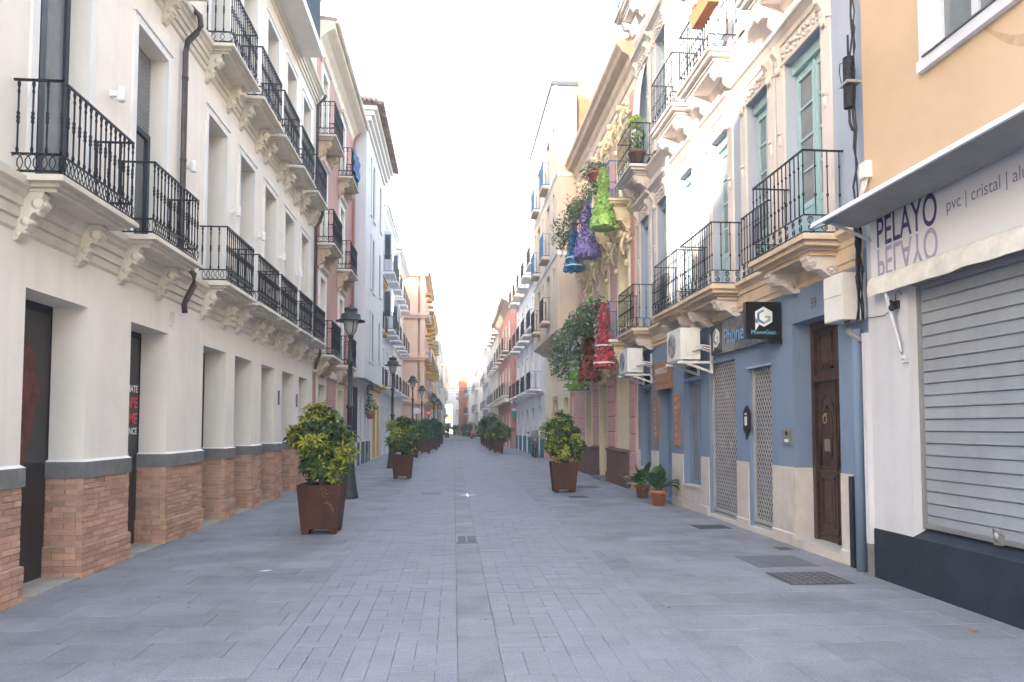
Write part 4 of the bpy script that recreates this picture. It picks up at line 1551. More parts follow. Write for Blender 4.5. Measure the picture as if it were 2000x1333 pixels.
# flower dresses, pots and trailing plants on the blue balconies
def leaf_blob(mb, cols, centre, rad, n, size, rr, m=0):
    """scattered small leaves with a tint per leaf"""
    if mb.t is None:
        mb.t = []
    for _ in range(n):
        while True:
            d = Vector((rr.uniform(-1, 1), rr.uniform(-1, 1), rr.uniform(-1, 1)))
            if .1 < d.length < 1:
                break
        r = d.length ** .35
        d.normalize()
        p = Vector(centre) + Vector((d.x * rad[0], d.y * rad[1], d.z * rad[2])) * r
        nrm = (d + Vector((rr.uniform(-.8, .8), rr.uniform(-.8, .8), rr.uniform(-.3, .9)))).normalized()
        t = nrm.cross(Vector((rr.uniform(-1, 1), rr.uniform(-1, 1), rr.uniform(-1, 1)))).normalized()
        u = nrm.cross(t)
        s_ = size * rr.uniform(.6, 1.3)
        mb.add([tuple(p - t * s_), tuple(p + u * s_ * .45 + nrm * s_ * .12), tuple(p + t * s_), tuple(p - u * s_ * .45 + nrm * s_ * .12)], [(0, 1, 2, 3)], m)
        c = rr.choice(cols)
        k = rr.uniform(.75, 1.25)
        mb.t += [c[0] * k, c[1] * k, c[2] * k, 1] * 4


GREENS = [(.07, .13, .045), (.10, .17, .06), (.05, .10, .045), (.14, .20, .09)]
DRESS = [
    ("green", "lime green ruffled flower dress hanging from the upper blue balcony", 3.86, 18.15, 8.35, 6.75, [(.36, .55, .16), (.52, .68, .32), (.26, .45, .10)], 0.26, 6),
    ("purple", "purple ruffled flower dress hanging from the upper blue balcony", 3.86, 20.45, 8.1, 6.55, [(.26, .22, .46), (.42, .38, .62), (.19, .15, .34)], 0.29, 4),
    ("blue", "bright blue dress with white bands hanging from the upper blue balcony", 3.86, 22.75, 8.0, 6.65, [(.05, .22, .40), (.10, .34, .52), (.03, .16, .32)], 0.22, 2),
    ("coral", "coral red flower dress with white ruffles hanging from the lower blue balcony", 3.86, 18.15, 4.8, 3.12, [(.46, .07, .09), (.62, .25, .27), (.34, .05, .06)], 0.17, 4),
    ("brown", "dark red brown tiered flower dress hanging from the lower blue balcony", 3.86, 20.2, 4.6, 2.95, [(.22, .06, .04), (.30, .09, .05), (.14, .05, .03)], 0.20, 7),
    ("stripe", "green dress with white frilled stripes hanging from the lower blue balcony", 3.86, 22.2, 4.3, 2.75, [(.12, .26, .06), (.18, .33, .09), (.09, .2, .05)], 0.32, 6),
]
for key, lab, X, U, zt, zb, cols, r1, tiers in DRESS:
    rr = random.Random(hash(key) % 7 if False else len(key) + int(U))
    t = thing("flower_dress", lab, "dress", (X, U, zb), "dresses hung from the blue balconies")
    H = zt - zb
    prof = []
    waist = zb + H * .62
    N = 30
    for i in range(N + 1):
        z = zb + H * i / N
        if z < waist:
            q = (z - zb) / (waist - zb)
            r = r1 * (1 - q) ** .8 + .06
            ph = (q * tiers) % 1.0
            r += .035 * (1 - ph) * (1 - .5 * q)
        else:
            q = (z - waist) / (zt - waist)
            r = .07 + .055 * math.sin(min(1, q * 1.5) * math.pi) - .045 * q ** 3
        prof.append((r, z))
    mb = MB()
    mb.lathe(prof, X, U, 20, wob=lambda th, z: .07 * math.sin(th * 6 + z * 9) + .04 * math.sin(th * 11 + z * 23))
    mb.build("gown", mat("dress_cloth_" + key, cols[0], .9, var=.25, vs=9, bump=.4, bs=40, col2=cols[2]), t)
    mb = MB()
    nf = 420
    for _ in range(nf):
        i = rr.randrange(0, N)
        r, z = prof[i]
        th = rr.uniform(0, 2 * math.pi)
        leaf_blob(mb, cols if key != "stripe" or (i // 2) % 2 else [(.6, .6, .55)], (X + r * 1.03 * math.cos(th), U + r * 1.03 * math.sin(th), z + rr.uniform(-.03, .03)), (.05, .05, .05), 4, .06, rr)
    mb.build("ruffles", M_LEAF, t, kind='stuff')
    if key in ("blue", "coral"):
        mb = MB()
        for zz in ((.12, .3) if key == "blue" else (.08, .36)):
            i = int(zz * N)
            r, z = prof[i]
            mb.lathe([(r + .05, z - .02), (r + .055, z), (r + .05, z + .02)], X, U, 20)
        mb.build("band", M_WTRIM, t)

PL_ = [("trailing_plant", "trailing pink flowered plant on the upper blue balcony nearest the camera", (3.85, 18.9, 8.55), (.28, .95, .42), [(.55, .12, .25), (.6, .25, .35)], 700),
       ("trailing_plant", "trailing red flowered plant on the middle upper blue balcony", (3.8, 21.4, 8.35), (.32, .95, .5), [(.5, .03, .06), (.55, .12, .16)], 800),
       ("trailing_plant", "trailing plant with red blooms on the farthest upper blue balcony", (3.75, 23.7, 8.15), (.36, .8, .55), [(.5, .03, .06), (.6, .3, .35)], 700),
       ("trailing_plant", "dense green creeper spilling over the lower blue balcony nearest the camera", (3.85, 19.4, 4.7), (.3, 1.0, .5), [(.6, .58, .5)], 900),
       ("trailing_plant", "dense green creeper on the middle lower blue balcony", (3.8, 21.4, 4.55), (.36, .9, .62), [(.6, .58, .5)], 900),
       ("trailing_plant", "green creeper with white flowers on the farthest lower blue balcony", (3.7, 23.4, 4.1), (.42, .8, .75), [(.7, .68, .62)], 1000)]
for i, (nm, lab, c, rad, fl, n) in enumerate(PL_):
    rr = random.Random(i + 40)
    t = thing(nm, lab, "plant", (c[0], c[1], c[2] - .4), "trailing plants on the blue balconies")
    n = int(n * .8)
    mb = MB()
    for k in range(7):
        cc = (c[0] + rr.uniform(-.7, .4) * rad[0], c[1] + rr.uniform(-.8, .8) * rad[1], c[2] + rr.uniform(-.9, .6) * rad[2])
        leaf_blob(mb, GREENS, cc, (rad[0] * .95, rad[1] * .45, rad[2] * .55), n // 7, .062, rr)
    mb.build("foliage", M_LEAF, t, kind='stuff')
    mb = MB()
    for k in range(26):
        cc = (c[0] - abs(rr.gauss(0, .6)) * rad[0], c[1] + rr.uniform(-.9, .9) * rad[1], c[2] + rr.uniform(-1, .9) * rad[2])
        leaf_blob(mb, fl, cc, (.04, .04, .04), 6, .035, rr)
    mb.build("blossom", M_LEAF, t, kind='stuff')
    mb = MB()
    for k in range(6):
        a = Vector((c[0] + .1, c[1] + rr.uniform(-.8, .8) * rad[1], c[2] + .2))
        pts = [tuple(a + Vector((rr.uniform(-.1, .05) - .03 * j, rr.uniform(-.06, .06), -.16 * j))) for j in range(7)]
        mb.tube(pts, .006, 4)
    mb.build("vine", M_BARK, t, kind='stuff')


def flowerpot(lab, x, y, z, h, r, group=None, m=None):
    t = thing("flowerpot", lab, "flowerpot", (x, y, z), group)
    mb = MB()
    mb.lathe([(r * .68, z), (r * .92, z + h * .78), (r * 1.06, z + h * .78), (r * 1.1, z + h), (r * .98, z + h), (r * .9, z + h * .9)], x, y, 18)
    mb.build("pot", m or M_TERRA, t)
    mb = MB()
    mb.lathe([(.001, z + h * .905), (r * .91, z + h * .91)], x, y, 14)
    mb.build("earth", M_SOIL, t)
    return t


for x, y, z, lab in ((3.82, 18.95, 8.28, "terracotta pot on the rail of the nearest upper blue balcony"), (3.82, 21.3, 8.2, "terracotta pot on the rail of the middle upper blue balcony"),
                     (3.9, 19.3, 4.72, "terracotta pot on the corner of the nearest lower blue balcony"), (3.82, 21.2, 4.62, "terracotta pot on the rail of the middle lower blue balcony")):
    flowerpot(lab, x, y, z, .24, .15, "terracotta pots on the blue balconies")
# curtain, woven pot and plants on the blue house's far balcony
flowerpot("round woven pot standing on the far upper balcony of the blue house", 4.28, 16.3, 7.73, .34, .2, m=M_BROWN)
t = thing("balcony_plant", "leafy plant in the woven pot on the far upper balcony of the blue house", "plant", (4.28, 16.3, 8.05))
mb = MB()
rr = random.Random(77)
leaf_blob(mb, GREENS + [(.25, .35, .06)], (4.28, 16.3, 8.4), (.2, .2, .32), 160, .06, rr)
leaf_blob(mb, [(.2, .34, .05), (.3, .42, .08)], (4.28, 16.45, 8.85), (.2, .2, .14), 90, .07, rr)
mb.build("foliage", M_LEAF, t, kind='stuff')
t = thing("flower_box", "orange flower box with pale flowers high on the sunlit blue house", "flower box", (4.05, 10.9, 8.2))
mb = MB()
mb.frust(4.02, 10.95, [(.09, .40, 8.22), (.12, .45, 8.42), (.13, .46, 8.44)])
mb.build("box", M_TERRA, t)
mb = MB()
leaf_blob(mb, GREENS + [(.6, .55, .4), (.5, .1, .1)], (4.02, 10.95, 8.52), (.16, .46, .14), 220, .05, rr)
mb.build("foliage", M_LEAF, t, kind='stuff')
t = thing("curtain", "pale curtain blowing out of the far upper window of the blue house", "curtain", (4.5, 16.9, 8.5))
mb = MB(F2)
pts, fs = [], []
for i in range(9):
    q = i / 8
    for j in range(7):
        p = j / 6
        pts.append((17.1 - .55 * p * (1 - .8 * q), .02 + .28 * math.sin(q * 1.5) * (1 - p * .5) + .02 * math.sin(j * 2 + i), 10.4 - 1.9 * q))
for i in range(8):
    for j in range(6):
        fs.append((i * 7 + j, i * 7 + j + 1, i * 7 + j + 8, i * 7 + j + 7))
mb.add(pts, fs, 0, True)
mb.build("cloth", M_CANV, t)

# ------------------------------------------------------------------ right: tan house with oriel
R4 = thing("tan_house", "tan house with an oriel storey overhanging the street and a brick chimney strip", "building", (4.6, 26.2, 0))
A, B = 26.22, 36.0
mb = MB(F2)
facade(mb, A, B, 0, 5.2, [(27.0, 27.7, .9, 2.9, .25), (28.6, 29.8, 0.05, 2.8, .3), (31.5, 32.6, .9, 2.8, .25)])
shell(mb, A, B, 0, 14.2, 8, .4)
mb.build("wall", M_BUTTER, R4)
mb = MB(F2)
OW = [(27.0, 27.4), (28.4, 29.3), (30.3, 30.7), (31.6, 32.5), (33.1, 33.5)]
holes = []
for z0, z1 in ((5.9, 7.7), (8.5, 10.6), (11.4, 13.2)):
    for i, (a, b) in enumerate(OW):
        holes.append((a, b, z0 + (.3 if i % 2 == 0 else 0), z1, .2))
facade(mb, A, 34.0, 5.3, 14.5, holes, w=.77)
shell(mb, A, 34.0, 5.3, 14.5, .3, .3, w=.77)
mb.prism([(0, 4.85), (.35, 4.95), (.60, 5.1), (.80, 5.2), (.80, 5.31), (0, 5.32)], A, 34.0)
mb.build("oriel", M_TAN, R4)
mb = MB(F2)
for z in (8.0, 11.0):
    mb.prism([(.77, z), (.80, z + .02), (.83, z + .1), (.83, z + .14), (.77, z + .16)], A - .03, 34.0)
    mb.box(A - .03, A, 0, .8, z, z + .15)
mb.prism([(.77, 14.0), (.85, 14.1), (.95, 14.3), (.95, 14.4), (.77, 14.45)], A - .05, 34.0)
mb.build("string_course", M_WTRIM, R4)
for z0, z1 in ((5.9, 7.7), (8.5, 10.6), (11.4, 13.2)):
    for i, (a, b) in enumerate(OW):
        window(F2, R4, a, b, z0 + (.3 if i % 2 == 0 else 0), z1, .62, M_DFRAME, M_GLASS, 2 if i % 2 else 1, 1)
        if i % 2:
            balcony(F2, R4, a - .12, b + .12, z0 - .2, 1.05, 'thin', .95, mi=M_BIRON if z0 > 8 else M_IRON, ms=M_TAN, detail=0, back=.77, panel=False, n_side=2)
for a, b, z0, z1 in ((27.0, 27.7, .9, 2.9), (31.5, 32.6, .9, 2.8)):
    trim(F2, R4, a, b, z0, z1, .14, .05, M_PINK)
    window(F2, R4, a, b, z0, z1, -.12, M_DWOOD, M_GLASS, 2, 2)
mb = MB(F2)
mb.box(28.6, 29.8, -.3, -.22, .05, 2.8)
mb.build("door", M_DWOOD, R4)
mb = MB(F2)
mb.box(26.22, 26.5, 0, .06, 0, 4.85)
mb.box(A, B, 0, .05, 0, .75)
mb.build("pilaster", M_PINK, R4)
mb = MB(F2)
mb.box(25.9, 26.215, -1.3, -.05, 12.0, 14.8)
mb.build("brick_strip", M_BRICKO, R4)
mb = MB(F2)
mb.box(26.25, 30, -7, -1.6, 14.22, 15.6)
mb.build("roof_room", M_WHITE, R4)
mb = MB(F2)
mb.box(A - .1, 34.1, -2, 1.0, 14.46, 14.6)
mb.build("roof_edge", M_DFRAME, R4)


# ------------------------------------------------------------------ generic townhouse for the rest of the row
def house(F, u0, u1, h, name, label, mw, floors, bays, mt=None, mi=None, bw=.9, balc=(.45, .65), ground='door', mbase=None, eave=.35, depth=10, mr=None, frame=None, pane=None, blind=(), w=0.0, detail=0, thin=True):
    t = thing(name, label, "building", (F[0], u0, 0))
    mt = mt or M_WTRIM
    mb = MB(F)
    hs_ = []
    for z0, z1 in floors:
        hs_ += [(c - bw / 2, c + bw / 2, z0, z1, .2) for c in bays]
    if ground:
        hs_ += [(c - bw * .6, c + bw * .6, .05, 2.7, .25) for c in bays]
    facade(mb, u0, u1, 0, h, hs_, .2, mr=1)
    shell(mb, u0, u1, 0, h, depth, .35)
    mb.build("wall", [mw, mt], t)
    if mbase:
        xs = [u0] + [x for c in bays for x in (c - bw * .6, c + bw * .6)] + [u1]
        for i in range(0, len(xs), 2):
            ibox("base_course", t, F, xs[i], xs[i + 1], -.0, .04, 0, 1.0, mbase)
    mb = MB(F)
    for z0, z1 in floors:
        mb.prism([(0, z0 - .32), (.05, z0 - .28), (.08, z0 - .2), (.08, z0 - .14), (0, z0 - .12)], u0, u1)
    mb.prism([(0, h - .5), (.08, h - .45), (eave * .6, h - .2), (eave, h - .1), (eave, h), (0, h + .03)], u0 - .02, u1)
    mb.build("cornice", mt, t)
    mb = MB(F)
    mb.prism([(eave + .05, h + .02), (eave + .05, h + .08), (-depth / 2, h + .08 + depth * .1), (-depth, h + .08), (-depth, h + .02)], u0 - .03, u1)
    mb.build("roof", mr or M_TILE, t)
    for z0, z1 in floors:
        for i, c in enumerate(bays):
            trim(F, t, c - bw / 2, c + bw / 2, z0, z1, .1, .03, mt)
            window(F, t, c - bw / 2, c + bw / 2, z0, z1, -.1, frame or M_WTRIM, pane or M_GLASS, 2, 2, .06, .03)
            if balc:
                balcony(F, t, c - balc[1], c + balc[1], z0 - .14, balc[0], 'thin' if thin else 'L1', .92, mi=mi or M_IRON, ms=mt, detail=detail, panel=detail > 0, n_side=2)
    if ground:
        for c in bays:
            mb = MB(F)
            mb.box(c - bw * .6, c + bw * .6, -.24, -.18, .05, 2.7)
            mb.build("door", RN.choice([M_DWOOD, M_CHAR, M_ROLL]), t)
    return t


# left row
F_L2 = (-3.95, 1)
A, B = 20.48, 27.9
L2 = thing("coral_house", "coral pink house with cream window surrounds, ornate black balconies and a gutter eave", "building", (-3.95, 20.48, 0))
BAY = [21.65, 25.15]
mb = MB(F_L2)
holes = [(c - .55, c + .55, .05, 2.85, .35) for c in BAY]
FLZ = [(3.75, 6.0), (7.0, 9.2), (10.2, 12.2)]
for z0, z1 in FLZ:
    holes += [(c - .42, c + .42, z0, z1, .2) for c in BAY]
facade(mb, A, B, 0, 13.0, holes, mr=1)
shell(mb, A, B, 0, 13.0, 10, .4)
mb.build("wall", [M_PINK2, M_CSTONE], L2)
mb = MB(F_L2)
mb.prism([(0, 12.55), (.05, 12.6), (.10, 12.8), (.25, 12.95), (.42, 13.05), (.50, 13.1), (.50, 13.3), (0, 13.35)], A, B)
mb.build("cornice", M_CSTONE, L2)
ibox("string_course", L2, F_L2, A, B, 0, .05, 3.15, 3.35, M_CSTONE)
mb = MB(F_L2)
mb.prism([(.55, 13.32), (.55, 13.4), (-10, 14.6), (-10, 13.32)], A, B)
mb.build("roof", M_TILE, L2)
mb = MB(F_L2)
mb.tube([(B - .2, .5, 13.25), (B - .2, .1, 12.7), (B - .2, .08, 12.4), (B - .2, .08, 3.0)], .05, 8)
mb.build("downpipe", M_CORAL, L2)
mb = MB(F_L2)
mb.tube([(A, .56, 13.28), (B + .1, .56, 13.28)], .07, 8)
mb.build("gutter", M_CSTONE, L2)
for c in BAY:
    trim(F_L2, L2, c - .55, c + .55, .1, 2.85, .16, .05, M_CSTONE)
    mb = MB(F_L2)
    mb.box(c - .55, c + .55, -.34, -.28, .05, 2.85)
    mb.build("door", M_CSTONE, L2)
    for z0, z1 in FLZ:
        trim(F_L2, L2, c - .42, c + .42, z0, z1, .16, .05, M_WTRIM)
        window(F_L2, L2, c - .42, c + .42, z0, z1, -.1, M_WTRIM, M_CURT, 2, 3, .07, .03)
        mb = MB(F_L2)
        mb.prism([(.03, z1 + .2), (.12, z1 + .22), (.16, z1 + .3), (0.03, z1 + .33)], c - .62, c + .62)
        mb.prismb([(c - .09, z1 + .33), (c + .09, z1 + .33), (c + .05, z1 + .6), (c, z1 + .68), (c - .05, z1 + .6)], .0, .07)
        mb.build("pediment", M_CSTONE, L2)
        pt = balcony(F_L2, L2, c - .78, c + .78, z0 - .22, .45, 'L1', 1.0, corb=(.36, .5, .16, M_SAND, 'leaf', [c - .6, c + .6]), detail=1)
        mb = MB(F_L2)
        path = [(c - .78, 0), (c - .78, .45), (c + .78, .45), (c + .78, 0)]
        ring_strip(mb, path, z0 + .77, z0 + .90, .13)
        mb.build("scroll_panel", M_IRON, pt, kind='stuff')

A, B = 28.0, 35.0
L3 = thing("modern_house", "plain pale grey modern house with overhanging upper floors and a tiled eave", "building", (-3.95, 28, 0))
mb = MB(FL)
facade(mb, A, B, 0, 3.5, [(28.5, 29.9, 1.0, 3.2, .12), (30.6, 31.2, .3, 2.9, .2), (32.3, 32.7, 1.0, 3.2, .1), (33.5, 33.9, 1.0, 3.2, .1)])
shell(mb, A, B, 0, 14.0, 10, .4)
mb.build("lower_wall", M_GWHITE, L3)
mb = MB(FL)
holes = []
for z0, z1 in ((4.3, 6.4), (7.3, 9.6), (10.4, 12.8)):
    holes += [(29.6, 30.0, z0, z1, .25), (30.5, 31.2, z0, z1, .25), (33.2, 33.9, z0 + .3, z1, .25)]
facade(mb, A, B, 3.5, 14.0, holes, w=.5)
shell(mb, A, B, 3.5, 14.0, .3, .3, w=.5)
mb.build("upper_wall", M_GWHITE, L3)
for z0, z1 in ((4.3, 6.4), (7.3, 9.6), (10.4, 12.8)):
    for a, b, dz in ((29.6, 30.0, 0), (30.5, 31.2, 0), (33.2, 33.9, .3)):
        window(FL, L3, a, b, z0 + dz, z1, .45, M_DFRAME if a != 30.5 else M_DWOOD, M_GLASS, 1, 1)
        ibox("window_sill", L3, FL, a - .05, b + .05, .5, .56, z0 + dz - .05, z0 + dz, M_WTRIM)
mb = MB(FL)
for k in range(4):
    mb.box(A - .12 - k * .1, B + .1, -.5, .58 + k * .12, 13.4 + k * .17, 13.4 + (k + 1) * .17)
mb.build("cornice", M_WTRIM, L3)
rows = []
rf = MB(FL)
rf.prism([(1.05, 14.1), (1.05, 14.14), (-9, 16), (-9, 14.1)], A - .5, B + .2)
roof = rf.build("roof", M_TILE, L3)
q = MB()
q.lathe([(.09, -.25), (.075, .25)], n=8)
q2 = MB()
tube_t = MB()
tube_t.tube([(.0, -.25, 0), (0, .25, .05)], [.10, .085], 8)
TM = tube_t.mesh("tile", M_TILE)
k = 0
while A - .5 + k * .2 < B + .2:
    inst("tile", TM, roof, (-3.95 + .95, A - .42 + k * .2, 14.15), (0, 0, math.pi / 2))
    k += 1
for k in range(10):
    inst("tile", TM, roof, (-3.95 + .9 - k * .2, A - .42, 14.17 + k * .03), (0, 0, 0))
mb = MB(FL)
for a, b in ((28.02, 28.45), (29.95, 30.55), (31.25, 32.25), (32.75, 33.45), (33.95, 34.3)):
    ibox("base_course", L3, FL, a, b, 0, .03, 0, .95, M_CHAR)
wf = window(FL, L3, 28.5, 29.9, 1.0, 3.2, -.08, M_DFRAME, M_GLASS, 1, 1)
for k in range(6):
    ibox("window_bar", wf, FL, 28.62 + k * .23, 28.69 + k * .23, -.05, .01, 1.0, 3.2, M_IRON)
for a in (32.3, 33.5):
    window(FL, L3, a, a + .4, 1.0, 3.2, -.06, M_DFRAME, M_GLASS, 1, 2)
mb = MB(FL)
mb.box(30.6, 31.2, -.2, -.12, .1, 2.9)
mb.build("door", M_DFRAME, L3)
ibox("vent_grille", L3, FL, 33.1, 33.35, .031, .05, .45, .75, M_IRON)

L4 = house(FL, 35.05, 39.0, 9.2, "yellow_house", "narrow yellow house with sand coloured eave and dark railings", M_YEL, [(3.7, 5.6), (6.5, 8.3)], [36.1, 38.0], mt=M_OCHRE, balc=(.4, .6))
L4b = house(FL, 39.05, 47.0, 13.6, "white_house", "white house with glazed bay windows stacked on its corner", M_WHITE, [(3.8, 6.0), (7.0, 9.2), (10.2, 12.3)], [40.5, 43, 45.5], mt=M_WTRIM, balc=(.6, .75), frame=M_WHITE)
for i, u in enumerate((40.5, 45.5)):
    for z in (7.0, 10.2):
        mb = MB(FL)
        mb.box(u - .65, u + .65, 0, .5, z, z + 2.3)
        my = mb.build("glazed_bay", M_WHITE, L4b)
        for k in range(3):
            ibox("pane", my, FL, u - .6 + k * .41, u - .23 + k * .41, .48, .51, z + .7, z + 2.1, M_GLASS)
        for k in range(1):
            ibox("pane", my, FL, u - .66, u - .64, .1, .42, z + .7, z + 2.1, M_GLASS)
L4c = house(FL, 47.05, 55.5, 13.2, "grey_white_house", "greyish white house with flat top between the glazed bays and the peach house", M_WTRIM, [(3.8, 6.0), (7.0, 9.2), (10.2, 12.0)], [48.8, 51.2, 53.6], balc=(.6, .7), eave=.5)
F5 = (-2.35, 1)
L5 = thing("peach_house", "peach coloured house whose side wall faces the camera, with moulded string courses", "building", (-2.35, 58, 0))
mb = MB(F5)
facade(mb, 58, 70, 0, 14.0, [(c - .45, c + .45, z, z + 2, .2) for c in (60, 63, 66, 69) for z in (3.8, 7, 10.4)])
shell(mb, 58, 70, 0, 14.0, 10, .4)
mb.box(57.6, 58, -9, -.55, 0, 13.9)
mb.box(57.5, 58, -.35, -.0, 0, 13.9)
mb.build("wall", M_PEACH, L5)
mb = MB(F5)
for z, pr in ((3.4, .25), (6.9, .3), (10.3, .3), (13.7, .45)):
    mb.box(57.5 - pr * .6, 70, -9, pr * .6, z, z + .18)
    mb.box(57.5 - pr, 70, -9, pr, z + .18, z + .42)
mb.build("string_course", M_PEACH, L5)
mb = MB(F5)
mb.box(57.3, 70.2, -9, .3, 14.12, 14.6)
mb.build("parapet", M_WTRIM, L5)
for c in (60, 63, 66, 69):
    for z in (3.8, 7, 10.4):
        window(F5, L5, c - .45, c + .45, z, z + 2, -.1, M_WTRIM, M_GLASS, 2, 2)
        balcony(F5, L5, c - .7, c + .7, z - .35, .55, 'thin', .95, ms=M_OCHRE, detail=0, panel=False)
        ibox("window_canopy", L5, F5, c - .6, c + .6, 0, .45, z + 2.15, z + 2.3, M_OCHRE)
window((0, 1), L5, 0, 0.01, 0, 0.01, 0, M_WTRIM, M_GLASS) if False else None
mb = MB()
mb.box(-4.9, -4.2, 57.46, 57.5, 1.6, 3.0)
sw = mb.build("shop_window", M_WTRIM, L5)
mb = MB()
mb.box(-4.85, -4.25, 57.44, 57.46, 1.65, 2.95)
mb.build("pane", M_CURT, sw)
t = thing("shop_awning", "small blue awning on the side wall of the peach house", "awning", (-4.3, 57.4, 1.7))
mb = MB()
mb.box(-4.75, -3.95, 56.9, 57.44, 1.55, 1.85)
mb.build("canvas", mat("blue_canvas", (.03, .17, .42), .8), t)
L6 = house((-2.2, 1), 70.2, 84, 12.5, "pale_house", "pale house with ochre balconies beyond the peach house", M_WTRIM, [(3.7, 5.9), (6.9, 9.0), (9.8, 11.6)], [72, 75, 78, 81], mt=M_OCHRE, balc=(.5, .7))
L7 = house((-2.0, 1), 84.3, 110, 11.5, "sand_house", "sand coloured house far along the left side of the street", M_TAN, [(3.7, 5.9), (6.9, 9.0)], [88, 92, 96, 100, 104], balc=(.5, .7))
L8 = house((-1.6, 1), 111, 146, 10.8, "cream_house", "low cream house at the far left end of the street", M_CSTONE, [(3.7, 5.9), (6.9, 9.0)], [115, 120, 125, 130, 136, 141], balc=(.5, .7))

# right row
R5 = house(F2, 36.05, 52.5, 14.8, "pale_blue_house", "pale bluish white house with rows of black balconies and a teal base", M_GWHITE, [(3.6, 5.9), (6.9, 9.2), (10.3, 12.4)], [38.2, 41.5, 44.6, 47.6, 50.6], balc=(.62, .95), mbase=M_TEALB, eave=.45, detail=0)
R6 = house((4.25, -1), 52.7, 68, 11.2, "red_house", "red coral house with cream cornices and corner balconies", M_CORAL, [(4.0, 6.2), (7.4, 9.6)], [54.6, 58, 61.4, 65], balc=(.55, .95), eave=.7, mt=M_CSTONE)
mb = MB()
mb.box(4.2, 4.9, 52.62, 52.68, 3.3, 3.75)
mb.box(3.75, 4.25, 53, 68, 3.45, 3.75)
mb.build("string_course", M_CSTONE, R6)
R6b = house((4.25, -1), 68.2, 82, 14.2, "cream_house", "tall cream house beyond the red coral house", M_CSTONE, [(4.0, 6.2), (7.4, 9.6), (10.8, 12.8)], [70.4, 73.6, 77, 80], balc=(.5, .8), eave=.6)
R7 = house((4.0, -1), 82.3, 98, 10.8, "white_house", "white house with dark balconies on the far right of the street", M_WHITE, [(3.8, 5.9), (7.0, 9.2)], [84.5, 87.5, 91, 94.5], balc=(.5, .8))
R8 = house((3.4, -1), 98.3, 114, 12.4, "white_house", "taller white house with three rows of balconies on the far right", M_WTRIM, [(3.8, 5.9), (6.8, 8.9), (9.8, 11.6)], [100.5, 104, 107.5, 111], balc=(.6, .8))
R9 = house((2.4, -1), 114.3, 130, 11.4, "grey_white_house", "greyish house with dark balconies before the orange brick house", M_GWHITE, [(3.8, 5.9), (7.0, 9.2)], [116.5, 120, 123.5, 127], balc=(.6, .8))
R10 = house((1.0, -1), 131, 143, 11.0, "brick_house", "orange brick house closing the right side of the street", M_BRICKO, [(3.8, 5.9), (7.0, 9.2)], [133, 136, 139], balc=(.5, .7), eave=.3)
# far end: linking block over the street, low wall and pale towers behind
E1 = thing("bridge_house", "grey block spanning the far end of the street", "building", (-2, 150, 0))
mb = MB()
mb.box(-9, 1.2, 150, 158, 6.6, 9.6)
mb.box(-9, -4.6, 150, 158, 0, 6.6)
mb.box(-.2, 1.2, 150, 158, 0, 6.6)
mb.build("wall", M_WTRIM, E1)
mb = MB()
mb.box(-9.1, 1.3, 149.9, 158.1, 9.6, 9.9)
mb.build("coping", M_CSTONE, E1)
E2 = thing("end_house", "low white and brick house seen through the gap under the grey spanning block", "building", (-2, 175, 0))
mb = MB()
mb.box(-14, 10, 175, 185, 0, 3.4)
mb.box(-14, 10, 175.05, 185, 4.6, 9)
mb.build("wall", M_WHITE, E2)
mb = MB()
mb.box(-14, 10, 175.02, 184, 3.4, 4.6)
mb.build("brick_band", M_BRICKO, E2)
for k in range(5):
    ibox("window", E2, None, -5 + k * 1.8, -4.2 + k * 1.8, 174.95, 175.1, 1.2, 2.6, M_GLASS)
E3 = thing("apartment_tower", "tall pale apartment tower rising far beyond the end of the street", "building", (4, 240, 0))
mb = MB()
mb.box(.8, 9.5, 240, 255, 0, 46)
mb.build("wall", M_TOWER, E3)
mb = MB()
mb.box(.7, 2.6, 239.9, 240.2, 36, 44.5)
mb.build("window_strip", M_BROWN, E3)
E4 = thing("apartment_block", "pale apartment block with flat roof beyond the far left houses", "building", (-10, 170, 0))
mb = MB()
mb.box(-18, -1.2, 188, 205, 0, 40)
mb.build("wall", M_TOWER, E4)
mb = MB()
mb.box(-18, .2, 186.5, 205, 40, 40.6)
mb.build("roof_slab", M_TAN, E4)
for k in range(2):
    ibox("window", E4, None, -3.4 + k * 1.4, -2.6 + k * 1.4, 187.9, 188.2, 33, 34.4, M_DARK)
mb = MB()
for k in range(3):
    pts = [(-3.2 + 7.0 * i / 12, 92 + k * 14, 7.0 + k * .3 - .5 * (1 - ((i - 6) / 6) ** 2)) for i in range(13)]
    mb.tube(pts, .02, 4)
wr = mb.build("overhead_cable", M_CABLE, None, org=(0, 92, 7), kind='stuff')
tag(wr, "thin dark cables slung across the far end of the street", "cable")

